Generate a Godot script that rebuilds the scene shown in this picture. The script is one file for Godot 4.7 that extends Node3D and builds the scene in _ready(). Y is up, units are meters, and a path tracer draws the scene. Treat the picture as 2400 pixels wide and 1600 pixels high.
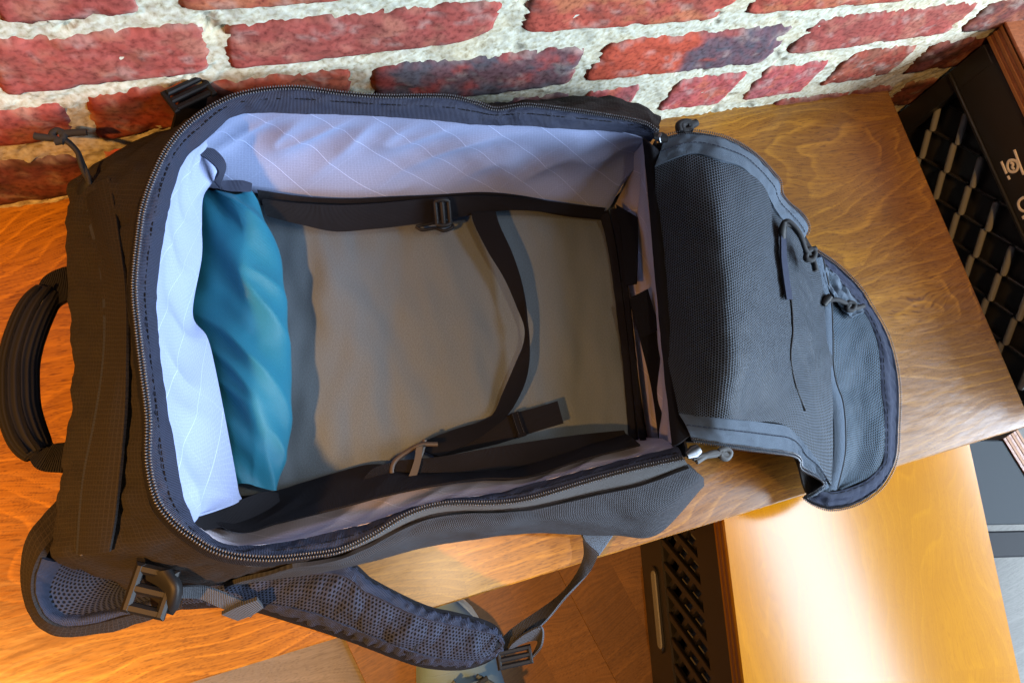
extends Node3D

var M := {}
var taken := {}


# ---------------------------------------------------------------- helpers
func lin(r: float, g: float, b: float) -> Color:
	return Color(r, g, b).linear_to_srgb()


func numbered(called: String, parent: Node) -> String:
	var key := str(parent.get_instance_id()) + called
	var n: int = taken.get(key, 0)
	taken[key] = n + 1
	return called if n == 0 else "%s_%03d" % [called, n]


func put(called: String, mesh: Mesh, mat: Material, parent: Node = self) -> MeshInstance3D:
	var o := MeshInstance3D.new()
	o.name = numbered(called, parent)
	o.mesh = mesh
	o.material_override = mat
	parent.add_child(o, true)
	return o


func thing(called: String, label: String, category: String, group := "") -> Node3D:
	var o := Node3D.new()
	o.name = numbered(called, self)
	add_child(o, true)
	o.set_meta("label", label)
	o.set_meta("category", category)
	if group != "":
		o.set_meta("group", group)
	return o


func spline(p: Array, s: float) -> Vector3:
	var n := p.size()
	var i := clampi(int(s), 0, n - 2)
	var t := s - i
	var b: Vector3 = p[i]
	var c: Vector3 = p[i + 1]
	var a: Vector3 = p[i - 1] if i > 0 else b * 2.0 - c
	var d: Vector3 = p[i + 2] if i + 2 < n else c * 2.0 - b
	return 0.5 * (2.0 * b + (c - a) * t + (2.0 * a - 5.0 * b + 4.0 * c - d) * t * t + (3.0 * b - a - 3.0 * c + d) * t * t * t)


func matched(p: Array, n: int) -> Array:
	var out := []
	for k in n:
		out.append(spline(p, float(k) * (p.size() - 1) / (n - 1)))
	return out


func even(p: Array, n: int) -> Array:
	var fine := matched(p, (p.size() - 1) * 16 + 1)
	var along := [0.0]
	for k in range(1, fine.size()):
		along.append(along[k - 1] + fine[k].distance_to(fine[k - 1]))
	var out := []
	var at := 0
	for k in n:
		var want: float = along[-1] * k / (n - 1)
		while at < fine.size() - 2 and along[at + 1] < want:
			at += 1
		var step: float = along[at + 1] - along[at]
		out.append(fine[at].lerp(fine[at + 1], clampf((want - along[at]) / step if step > 0.0 else 0.0, 0.0, 1.0)))
	return out


func length_of(p: Array) -> float:
	var l := 0.0
	for k in range(1, p.size()):
		l += p[k].distance_to(p[k - 1])
	return l


# rows of control points -> a grid of nu x nv points
func loft(rows: Array, nu: int, nv: int) -> Array:
	var same := true
	for r in rows:
		if r.size() != rows[0].size():
			same = false
	var lines := []
	for r in rows:
		lines.append(matched(r, nu) if same else even(r, nu))
	var grid := []
	for j in nv:
		grid.append([])
	for i in nu:
		var col := []
		for r in lines:
			col.append(r[i])
		var c := matched(col, nv)
		for j in nv:
			grid[j].append(c[j])
	return grid


func grid_normals(grid: Array) -> Array:
	var nv := grid.size()
	var nu: int = grid[0].size()
	var out := []
	for j in nv:
		var row := []
		for i in nu:
			var du: Vector3 = grid[j][mini(i + 1, nu - 1)] - grid[j][maxi(i - 1, 0)]
			var dv: Vector3 = grid[mini(j + 1, nv - 1)][i] - grid[maxi(j - 1, 0)][i]
			var n := du.cross(dv)
			row.append(n.normalized() if n.length() > 1e-12 else Vector3.UP)
		out.append(row)
	return out


# a cloth sheet with thickness; wrinkles: amp (m), freq (1/m), stretch of the wrinkles along u
func sheet_mesh(rows: Array, nu: int, nv: int, thick: float, amp := 0.0, freq := 20.0, stretch := 1.0, seed := 1) -> ArrayMesh:
	var grid := loft(rows, nu, nv)
	var us := [0.0]
	var vs := [0.0]
	var mid: int = nv / 2
	for i in range(1, nu):
		us.append(us[i - 1] + grid[mid][i].distance_to(grid[mid][i - 1]))
	for j in range(1, nv):
		vs.append(vs[j - 1] + grid[j][nu / 2].distance_to(grid[j - 1][nu / 2]))
	var nor := grid_normals(grid)
	if amp > 0.0:
		var fn := FastNoiseLite.new()
		fn.seed = seed
		fn.frequency = 1.0
		fn.fractal_octaves = 3
		var crease := seed >= 30 and seed < 50
		var cr := FastNoiseLite.new()
		cr.seed = seed + 100
		cr.frequency = 1.0
		cr.fractal_octaves = 1
		for j in nv:
			var edge := minf(1.0, 0.35 + 5.0 * minf(j, nv - 1 - j) / nv)
			if crease:
				edge = smoothstep(0.0, 0.4, minf(float(j), (nv - 1.0 - j) * 0.7) / nv)
			for i in nu:
				var w := fn.get_noise_2d(us[i] * freq / stretch, vs[j] * freq)
				if crease:
					w = 0.25 * w + 0.9 * (0.42 - 2.2 * absf(cr.get_noise_2d((us[i] + vs[j]) * freq * 0.22, (vs[j] - us[i]) * freq / stretch)))
				grid[j][i] += nor[j][i] * amp * edge * w
		nor = grid_normals(grid)
	var V := PackedVector3Array()
	var N := PackedVector3Array()
	var T := PackedVector2Array()
	var I := PackedInt32Array()
	for side in 2:
		var sgn := 1.0 if side == 0 else -1.0
		var base := V.size()
		for j in nv:
			for i in nu:
				V.append(grid[j][i] + nor[j][i] * sgn * thick * 0.5)
				N.append(nor[j][i] * sgn)
				T.append(Vector2(us[i], vs[j]))
		for j in nv - 1:
			for i in nu - 1:
				var a := base + j * nu + i
				var b := a + 1
				var c := a + nu + 1
				var d := a + nu
				if side == 0:
					I.append_array([a, c, b, a, d, c])
				else:
					I.append_array([a, b, c, a, c, d])
	# rim
	var ring := []
	for i in nu:
		ring.append([0, i])
	for j in range(1, nv):
		ring.append([j, nu - 1])
	for i in range(nu - 2, -1, -1):
		ring.append([nv - 1, i])
	for j in range(nv - 2, -1, -1):
		ring.append([j, 0])
	for k in ring.size() - 1:
		var p = ring[k]
		var q = ring[k + 1]
		var pa: Vector3 = grid[p[0]][p[1]]
		var qa: Vector3 = grid[q[0]][q[1]]
		var pn: Vector3 = nor[p[0]][p[1]] * thick * 0.5
		var qn: Vector3 = nor[q[0]][q[1]] * thick * 0.5
		var out := (qa - pa).cross(pn).normalized()
		var base := V.size()
		for w in [pa + pn, qa + qn, qa - qn, pa - pn]:
			V.append(w)
			N.append(out)
		for w in [p, q, q, p]:
			T.append(Vector2(us[w[1]], vs[w[0]]))
		I.append_array([base, base + 1, base + 2, base, base + 2, base + 3])
	return arrays(V, N, T, I)


func arrays(V, N, T, I, C = null) -> ArrayMesh:
	var a := []
	a.resize(Mesh.ARRAY_MAX)
	a[Mesh.ARRAY_VERTEX] = V
	a[Mesh.ARRAY_NORMAL] = N
	a[Mesh.ARRAY_TEX_UV] = T
	a[Mesh.ARRAY_INDEX] = I
	if C != null:
		a[Mesh.ARRAY_COLOR] = C
	var m := ArrayMesh.new()
	m.add_surface_from_arrays(Mesh.PRIMITIVE_TRIANGLES, a)
	return m


func sheet(called: String, parent: Node, rows: Array, nu: int, nv: int, thick: float, mat: Material, amp := 0.0, freq := 20.0, stretch := 1.0, seed := 1) -> MeshInstance3D:
	return put(called, sheet_mesh(rows, nu, nv, thick, amp, freq, stretch, seed), mat, parent)


# a round cord or bar along a path; radii: one number or one per control point
func tube(st: SurfaceTool, path: Array, radius, sides := 8, flat := 1.0, n := 0, up := Vector3.ZERO) -> void:
	var count := n if n > 0 else (path.size() - 1) * 6 + 1
	var p := matched(path, count)
	var side := Vector3.ZERO
	for k in count:
		var dir: Vector3 = (p[mini(k + 1, count - 1)] - p[maxi(k - 1, 0)]).normalized()
		if up != Vector3.ZERO:
			side = dir.cross(up).normalized()
		elif side == Vector3.ZERO:
			side = dir.cross(Vector3.UP if absf(dir.y) < 0.9 else Vector3.RIGHT).normalized()
		else:
			side = (side - dir * side.dot(dir)).normalized()
		var upw := side.cross(dir)
		var r: float = radius if radius is float else spline_f(radius, float(k) * (radius.size() - 1) / (count - 1))
		for s in sides + 1:
			var a := TAU * s / sides
			st.set_uv(Vector2(float(s) / sides * 0.02, k * 0.003))
			var nn := side * cos(a) + upw * sin(a) / flat
			st.set_normal(nn.normalized())
			st.add_vertex(p[k] + (side * cos(a) + upw * sin(a) * flat) * r)
	var base := tube_base
	for k in count - 1:
		for s in sides:
			var a := base + k * (sides + 1) + s
			for w in [a, a + 1, a + sides + 2, a, a + sides + 2, a + sides + 1]:
				st.add_index(w)
	var at := base + count * (sides + 1)
	for e in 2:
		var k: int = 0 if e == 0 else count - 1
		var dir: Vector3 = (p[0] - p[1]).normalized() if e == 0 else (p[-1] - p[-2]).normalized()
		st.set_normal(dir)
		st.set_uv(Vector2.ZERO)
		st.add_vertex(p[k])
		for s in sides:
			var a := base + k * (sides + 1) + s
			for w in ([at, a + 1, a] if e == 0 else [at, a, a + 1]):
				st.add_index(w)
		at += 1
	tube_base = at


var tube_base := 0


func spline_f(v: Array, s: float) -> float:
	var i := clampi(int(s), 0, v.size() - 2)
	return lerpf(v[i], v[i + 1], s - i)


func begin() -> SurfaceTool:
	var st := SurfaceTool.new()
	st.begin(Mesh.PRIMITIVE_TRIANGLES)
	tube_base = 0
	return st


func cord(called: String, parent: Node, paths: Array, radius, mat: Material, sides := 8, flat := 1.0) -> MeshInstance3D:
	var st := begin()
	for p in paths:
		tube(st, p, radius, sides, flat)
	return put(called, st.commit(), mat, parent)


func rrect(w: float, d: float, r: float, seg := 4) -> PackedVector2Array:
	var out := PackedVector2Array()
	for q in 4:
		var c := Vector2((w * 0.5 - r) * [1, -1, -1, 1][q], (d * 0.5 - r) * [1, 1, -1, -1][q])
		for k in seg + 1:
			var a := PI * 0.5 * (q + float(k) / seg)
			out.append(c + Vector2(cos(a), sin(a)) * r)
	return out


# a plate of outline poly (x, z), height h along y, with bevelled edges
func prism(st: SurfaceTool, xf: Transform3D, poly: PackedVector2Array, h: float, bevel := 0.001) -> void:
	if Geometry2D.is_polygon_clockwise(poly):
		poly.reverse()
	var n := poly.size()
	var inner := PackedVector2Array()
	for k in n:
		var e1 := (poly[k] - poly[(k + n - 1) % n]).normalized()
		var e2 := (poly[(k + 1) % n] - poly[k]).normalized()
		var m := (Vector2(-e1.y, e1.x) + Vector2(-e2.y, e2.x)).normalized()
		var c := maxf(0.35, m.dot(Vector2(-e1.y, e1.x)))
		inner.append(poly[k] + m * bevel / c)
	var rings := [[inner, 0.0], [poly, bevel], [poly, h - bevel], [inner, h]]
	for r in 3:
		for k in n:
			var k2 := (k + 1) % n
			var a := _v3(rings[r][0][k], rings[r][1])
			var b := _v3(rings[r][0][k2], rings[r][1])
			var c := _v3(rings[r + 1][0][k2], rings[r + 1][1])
			var d := _v3(rings[r + 1][0][k], rings[r + 1][1])
			_tri(st, xf, a, b, c)
			_tri(st, xf, a, c, d)
	var cap := Geometry2D.triangulate_polygon(inner)
	for k in range(0, cap.size(), 3):
		var a := inner[cap[k]]
		var b := inner[cap[k + 1]]
		var c := inner[cap[k + 2]]
		if (b - a).cross(c - a) < 0.0:
			var t := b
			b = c
			c = t
		_tri(st, xf, _v3(a, h), _v3(b, h), _v3(c, h))
		_tri(st, xf, _v3(a, 0.0), _v3(c, 0.0), _v3(b, 0.0))


func _v3(p: Vector2, y: float) -> Vector3:
	return Vector3(p.x, y, p.y)


# the order given looks clockwise from outside (x to z turns clockwise seen from above)
func _tri(st: SurfaceTool, xf: Transform3D, a: Vector3, b: Vector3, c: Vector3) -> void:
	var n := (c - a).cross(b - a).normalized()
	for p in [a, b, c]:
		st.set_normal((xf.basis * n).normalized())
		st.set_uv(Vector2(p.x, p.z) if absf(n.y) > 0.5 else (Vector2(p.x, p.y) if absf(n.z) > absf(n.x) else Vector2(p.z, p.y)))
		st.add_vertex(xf * p)


func plate(called: String, parent: Node, xf: Transform3D, poly: PackedVector2Array, h: float, bevel: float, mat: Material) -> MeshInstance3D:
	var st := begin()
	prism(st, xf, poly, h, bevel)
	return put(called, st.commit(), mat, parent)


func box(st: SurfaceTool, xf: Transform3D, size: Vector3, bevel := 0.001) -> void:
	prism(st, xf * Transform3D(Basis(), Vector3(0, -size.y * 0.5, 0)), PackedVector2Array([Vector2(-size.x, -size.z) * 0.5, Vector2(size.x, -size.z) * 0.5, Vector2(size.x, size.z) * 0.5, Vector2(-size.x, size.z) * 0.5]), size.y, bevel)


# frame whose x runs from a to b and whose y points roughly along up
func frame(a: Vector3, b: Vector3, up: Vector3) -> Transform3D:
	var x := (b - a).normalized()
	var z := x.cross(up).normalized()
	return Transform3D(Basis(x, z.cross(x), z), (a + b) * 0.5)


# two rows of coil teeth along a path
func teeth(called: String, parent: Node, path: Array, pitch: float, mat: Material, size := 1.0, up := Vector3.UP) -> MeshInstance3D:
	var st := begin()
	var n := int(length_of(matched(path, path.size() * 8)) / pitch)
	var p := even(path, n)
	for k in n:
		var dir: Vector3 = (p[mini(k + 1, n - 1)] - p[maxi(k - 1, 0)]).normalized()
		var side := dir.cross(up).normalized()
		var nn := side.cross(dir)
		for s in [-1.0, 1.0]:
			var c: Vector3 = p[k] + side * s * 0.0011 * size + dir * pitch * 0.25 * s
			var ax := [dir * pitch * 0.34, side * 0.0012 * size, nn * 0.0011 * size]
			_bead(st, c, ax)
	st.index()
	return put(called, st.commit(), mat, parent)


func _bead(st: SurfaceTool, c: Vector3, ax: Array) -> void:
	for sx in [-1.0, 1.0]:
		for sy in [-1.0, 1.0]:
			for sz in [-1.0, 1.0]:
				var v := [c + ax[0] * sx, c + ax[1] * sy, c + ax[2] * sz]
				var q := [ax[0].normalized() * sx, ax[1].normalized() * sy, ax[2].normalized() * sz]
				var order := [0, 1, 2] if sx * sy * sz > 0.0 else [0, 2, 1]
				if ax[0].cross(ax[1]).dot(ax[2]) > 0.0:
					order.reverse()
				for k in order:
					st.set_normal(q[k])
					st.set_uv(Vector2.ZERO)
					st.add_vertex(v[k])


# a webbing strap: centre path, widths and the direction across it at each control point
func strap(called: String, parent: Node, path: Array, across: Array, width: float, mat: Material, thick := 0.0014) -> MeshInstance3D:
	var a := []
	var b := []
	for k in path.size():
		var d: Vector3 = across[k if across.size() > 1 else 0]
		a.append(path[k] + d.normalized() * width * 0.5)
		b.append(path[k] - d.normalized() * width * 0.5)
	return sheet(called, parent, [a, b], path.size() * 8, 4, thick, mat)


func lower(row: Array, by: Vector3) -> Array:
	var out := []
	for p in row:
		out.append(p + by)
	return out


# ---------------------------------------------------------------- materials
func mat(called: String, col: Color, rough := 0.8, metal := 0.0, spec := 0.5) -> StandardMaterial3D:
	var m := StandardMaterial3D.new()
	m.resource_name = called
	m.albedo_color = col
	m.roughness = rough
	m.metallic = metal
	m.metallic_specular = spec
	M[called] = m
	return m


func tex(img: Image) -> ImageTexture:
	return ImageTexture.create_from_image(img)


# kinds: weave, ribs, mesh, ripstop, canvas, twill -> [colour, height]
func cloth_images(kind: String, size := 128) -> Array:
	var col := Image.create_empty(size, size, false, Image.FORMAT_RGB8)
	var hgt := Image.create_empty(size, size, false, Image.FORMAT_RGB8)
	var fn := FastNoiseLite.new()
	fn.frequency = 0.11
	fn.seed = 5
	for y in size:
		for x in size:
			var u := float(x) / size
			var v := float(y) / size
			var h := 0.5
			var c := 1.0
			var noise := fn.get_noise_2d(x, y)
			match kind:
				"weave":   # ripstop-like woven nylon, a raised yarn every eighth of the tile
					h = 0.5 + 0.22 * sin(u * TAU * 16.0) * sin(v * TAU * 16.0)
					var g := maxf(pow(absf(cos(u * PI * 4.0)), 40.0), pow(absf(cos(v * PI * 4.0)), 40.0))
					h += 0.3 * g
					c = 0.8 + 0.45 * g + 0.25 * noise
				"ribs":
					h = 0.5 + 0.5 * sin(u * TAU * 8.0)
					c = 0.72 + 0.28 * h + 0.12 * noise
				"mesh":   # rows of staggered holes
					var best := 9.0
					for q in [Vector2(0.25, 0.25), Vector2(0.75, 0.25), Vector2(0.0, 0.75), Vector2(0.5, 0.75), Vector2(1.0, 0.75)]:
						best = minf(best, Vector2((u - q.x) * 1.15, v - q.y).length())
					var k := smoothstep(0.16, 0.3, best)
					h = k * (0.8 + 0.2 * sin(u * TAU * 4.0))
					c = lerpf(0.02, 1.0, k)
				"mesh small":
					var best := 9.0
					for q in [Vector2(0.25, 0.25), Vector2(0.75, 0.25), Vector2(0.0, 0.75), Vector2(0.5, 0.75), Vector2(1.0, 0.75)]:
						best = minf(best, Vector2((u - q.x) * 1.15, v - q.y).length())
					var k := smoothstep(0.09, 0.2, best)
					h = k
					c = lerpf(0.15, 1.0, k)
				"lining":   # fine ripstop grid with long raised diagonal yarns
					var g := maxf(pow(absf(cos(u * PI * 20.0)), 30.0), pow(absf(cos(v * PI * 20.0)), 30.0))
					var d1 := absf(fposmod(u + v + 0.5, 1.0) - 0.5)
					var d2 := absf(fposmod(u - v + 0.5, 1.0) - 0.5)
					var d := minf(d1, d2 + 0.0075)
					var l := 1.0 - smoothstep(0.003, 0.0125, d)
					h = 0.4 + 0.12 * g + 0.5 * l
					c = 0.8 + 0.05 * g + 0.2 * l + 0.05 * noise
				"canvas":
					h = 0.5 + 0.3 * sin(u * TAU * 16.0) * sin(v * TAU * 16.0) + 0.2 * noise
					c = 0.9 + 0.1 * sin(u * TAU * 16.0) * sin(v * TAU * 16.0) + 0.12 * noise
				"twill":
					h = 0.5 + 0.35 * sin((u + v) * TAU * 12.0)
					c = 0.9 + 0.1 * sin((u + v) * TAU * 12.0) + 0.06 * noise
				"knit":
					h = 0.5 + 0.5 * sin(u * TAU * 4.0) * sin(v * TAU * 4.0)
					c = 0.45 + 0.55 * smoothstep(0.35, 0.75, h)
			col.set_pixel(x, y, Color(c, c, c).clamp())
			hgt.set_pixel(x, y, Color(h, h, h).clamp())
	return [tex(col), tex(hgt)]


func cloth(called: String, col: Color, kind: String, tile: float, rough := 0.85, bump := 0.05, sheen := 0.0) -> StandardMaterial3D:
	if not M.has("cloth " + kind):
		M["cloth " + kind] = cloth_images(kind, 256 if kind == "lining" else 128)
	var im: Array = M["cloth " + kind]
	var m := mat(called, col, rough, 0.0, 0.28)
	m.albedo_texture = im[0]
	m.heightmap_enabled = true
	m.heightmap_texture = im[1]
	m.heightmap_scale = bump
	m.uv1_scale = Vector3(1.0 / tile, 1.0 / tile, 1.0)
	if sheen > 0.0:
		m.rim_enabled = true
		m.rim = sheen
		m.rim_tint = 0.3
	return m


func noise_image(size: int, freq: float, octaves: int, seed: int) -> Image:
	var fn := FastNoiseLite.new()
	fn.seed = seed
	fn.frequency = freq
	fn.fractal_octaves = octaves
	return fn.get_seamless_image(size, size)


# wood with cathedral grain: w x h pixels, grain along u; knots: centres of the growth-ring arches (in texture units)
func wood_image(w: int, h: int, seed: int, dark: Color, pale: Color, rings: float, arches: Array, streak := 0.35, blotch := 0.25) -> ImageTexture:
	var img := Image.create_empty(w, h, false, Image.FORMAT_RGB8)
	var fn := FastNoiseLite.new()
	fn.seed = seed
	fn.frequency = 1.0
	fn.fractal_octaves = 2
	var fine := FastNoiseLite.new()
	fine.seed = seed + 7
	fine.frequency = 1.0
	fine.fractal_octaves = 3
	var asp := float(w) / h
	for y in h:
		var v := float(y) / h
		for x in w:
			var u := float(x) / h
			var warp := fn.get_noise_2d(u * 0.9, v * 2.6) * 0.22 + fn.get_noise_2d(u * 5.0 + 9.0, v * 9.0) * 0.018
			var r := v + warp
			for k in arches:
				var d := Vector2((u - k.x) * k.z, v - k.y)
				var near := exp(-d.length_squared() * 9.0)
				r += near * 0.55 * d.length()
			var ph := fposmod(r * rings, 1.0)
			var fade := 0.6 + 0.6 * fn.get_noise_2d(u * 1.6, v * 7.0 + 40.0)
			var line := smoothstep(0.72, 0.92, ph) * (1.0 - smoothstep(0.92, 1.0, ph)) * fade
			var wv := v + warp * 0.35
			var st := fine.get_noise_2d(u * 2.2, wv * 230.0)
			var fleck := fine.get_noise_2d(u * 9.0 + 20.0, wv * 300.0)
			var pores := maxf(0.0, fine.get_noise_2d(u * 22.0 + 50.0, wv * 330.0) - 0.18)
			var bl := fn.get_noise_2d(u * 1.8 + 70.0, v * 2.2)
			var k2 := clampf(0.36 + streak * (st + 0.5 * fleck) + 0.26 * line + 0.12 * (ph - 0.5) + blotch * bl - 1.1 * pores, 0.0, 1.0)
			img.set_pixel(x, y, dark.lerp(pale, k2))
	return tex(img)


func wood(called: String, t: Texture2D, rough: float, size: Vector2, offset := Vector2.ZERO, coat := 0.0) -> StandardMaterial3D:
	var m := mat(called, Color.WHITE, rough)
	m.albedo_texture = t
	m.uv1_scale = Vector3(1.0 / size.x, 1.0 / size.y, 1.0)
	m.uv1_offset = Vector3(offset.x, offset.y, 0.0)
	m.heightmap_enabled = true
	m.heightmap_texture = M["grain"]
	m.heightmap_scale = 0.03
	if coat > 0.0:
		m.clearcoat_enabled = true
		m.clearcoat = coat
		m.clearcoat_roughness = 0.22
	return m


func materials() -> void:
	M["noise"] = tex(noise_image(512, 0.03, 5, 3))
	M["grain"] = tex(noise_image(512, 0.05, 4, 11))
	# stained bench plywood
	var dark := lin(0.11, 0.037, 0.004)
	var pale := lin(0.47, 0.215, 0.02)
	wood("bench wood", wood_image(2048, 683, 21, dark, pale, 24.0, [Vector3(2.3, 0.22, 0.55), Vector3(2.62, 0.75, 0.8), Vector3(2.05, 0.9, 0.7), Vector3(0.4, 0.4, 0.5)], 0.22, 0.26), 0.34, Vector2(1.245, 0.415), Vector2(0.0, 0.0), 0.25)
	wood("stool wood", wood_image(768, 512, 5, lin(0.34, 0.125, 0.001), lin(0.46, 0.185, 0.002), 14.0, [], 0.3, 0.25), 0.14, Vector2(0.45, 0.3))
	M["stool wood"].heightmap_enabled = false
	wood("red wood", wood_image(512, 256, 9, lin(0.16, 0.05, 0.018), lin(0.33, 0.12, 0.045), 12.0, [], 0.4, 0.2), 0.45, Vector2(0.4, 0.2))
	wood("floor wood", wood_image(512, 512, 33, lin(0.09, 0.042, 0.011), lin(0.23, 0.115, 0.032), 9.0, [Vector3(0.5, 0.5, 0.5)], 0.3, 0.35), 0.6, Vector2(0.5, 0.5))
	wood("grey floor wood", wood_image(512, 512, 37, lin(0.085, 0.078, 0.068), lin(0.18, 0.165, 0.145), 8.0, [], 0.3, 0.4), 0.7, Vector2(0.5, 0.5))
	mat("ply pale", lin(0.62, 0.42, 0.2), 0.6)
	mat("ply dark", lin(0.25, 0.1, 0.03), 0.6)
	# masonry
	for k in 2:
		var m := mat(["brick", "mortar"][k], Color.WHITE, 0.93, 0.0, 0.25)
		var t := NoiseTexture2D.new()
		t.width = 512
		t.height = 512
		t.seamless = true
		var fn := FastNoiseLite.new()
		fn.seed = 12 + k
		fn.frequency = 0.035
		fn.fractal_octaves = 5
		t.noise = fn
		var g := Gradient.new()
		g.offsets = PackedFloat32Array([0.0, 0.3, 0.62, 1.0])
		g.colors = PackedColorArray([Color(0.6, 0.55, 0.55), Color(0.86, 0.84, 0.84), Color(1, 1, 1), Color(1, 0.97, 0.93)]) if k == 0 else PackedColorArray([Color(0.62, 0.57, 0.47), Color(0.86, 0.83, 0.74), Color(0.94, 0.93, 0.87), Color(1, 1, 0.96)])
		t.color_ramp = g
		m.albedo_texture = t
		m.vertex_color_use_as_albedo = true
		m.albedo_color = [Color(0.93, 0.91, 0.91), Color.WHITE][k]
		m.heightmap_enabled = true
		m.heightmap_texture = M["noise"]
		m.heightmap_scale = 0.015 if k == 0 else 0.03
		m.uv1_triplanar = true
		m.uv1_world_triplanar = true
		m.uv1_scale = Vector3.ONE * 9.0
	# fabrics
	cloth("shell", lin(0.026, 0.023, 0.023), "weave", 0.012, 0.8, 0.08)
	cloth("side cloth", lin(0.05, 0.056, 0.07), "knit", 0.006, 0.75, 0.05, 0.05)
	cloth("tape", lin(0.03, 0.037, 0.068), "ribs", 0.008, 0.7, 0.04, 0.03)
	cloth("tape dark", lin(0.01, 0.01, 0.014), "ribs", 0.008, 0.8, 0.03)
	cloth("webbing", lin(0.009, 0.009, 0.013), "ribs", 0.008, 0.75, 0.07)
	cloth("webbing grey", lin(0.055, 0.06, 0.072), "ribs", 0.01, 0.75, 0.03, 0.05)
	cloth("mesh", lin(0.082, 0.105, 0.14), "mesh", 0.0044, 0.5, 0.04, 0.1)
	cloth("strap mesh", lin(0.022, 0.028, 0.05), "mesh small", 0.0052, 0.8, 0.1)
	cloth("lining bounce", lin(0.68, 0.64, 0.74), "lining", 0.042, 0.5, 0.03)  # same lining, lightened to stand for bounced light
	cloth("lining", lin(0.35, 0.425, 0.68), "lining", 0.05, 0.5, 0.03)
	cloth("canvas", lin(0.105, 0.132, 0.16), "canvas", 0.02, 0.85, 0.02)
	cloth("teal", lin(0.017, 0.145, 0.23), "twill", 0.02, 0.38, 0.02, 0.1)
	cloth("piping", lin(0.065, 0.07, 0.075), "twill", 0.006, 0.8, 0.02, 0.2)
	for k in ["lining", "lining bounce", "teal"]:
		M[k].backlight_enabled = true
		M[k].backlight = Color(0.25, 0.25, 0.25)
	# plastics and the rest
	mat("plastic", lin(0.008, 0.008, 0.009), 0.5, 0.0, 0.28)
	mat("buckle tan", lin(0.035, 0.025, 0.018), 0.5)
	mat("coil", lin(0.055, 0.056, 0.062), 0.25)
	mat("cord", lin(0.012, 0.012, 0.014), 0.85)
	mat("metal", lin(0.12, 0.125, 0.135), 0.35, 1.0)
	mat("crate", lin(0.018, 0.018, 0.019), 0.3)
	mat("crate inside", lin(0.22, 0.22, 0.21), 0.95, 0.0, 0.1)
	mat("crate rib lit", lin(0.17, 0.175, 0.18), 0.25)  # black plastic coloured pale, as bright light seen through the crate
	mat("paint white", lin(0.75, 0.68, 0.58), 0.7)
	mat("grey steel", lin(0.022, 0.022, 0.024), 0.6, 0.0, 0.2)
	mat("lit steel", lin(0.05, 0.054, 0.058), 0.8, 0.0, 0.2)  # same steel, paler and bluish to stand for cool light on top
	cloth("shoe knit", lin(0.14, 0.18, 0.185), "knit", 0.008, 0.8, 0.03, 0.2)
	mat("shoe panel", lin(0.11, 0.2, 0.3), 0.6)
	mat("shoe dark", lin(0.03, 0.035, 0.035), 0.7)
	mat("rubber white", lin(0.42, 0.42, 0.4), 0.6)


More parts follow.
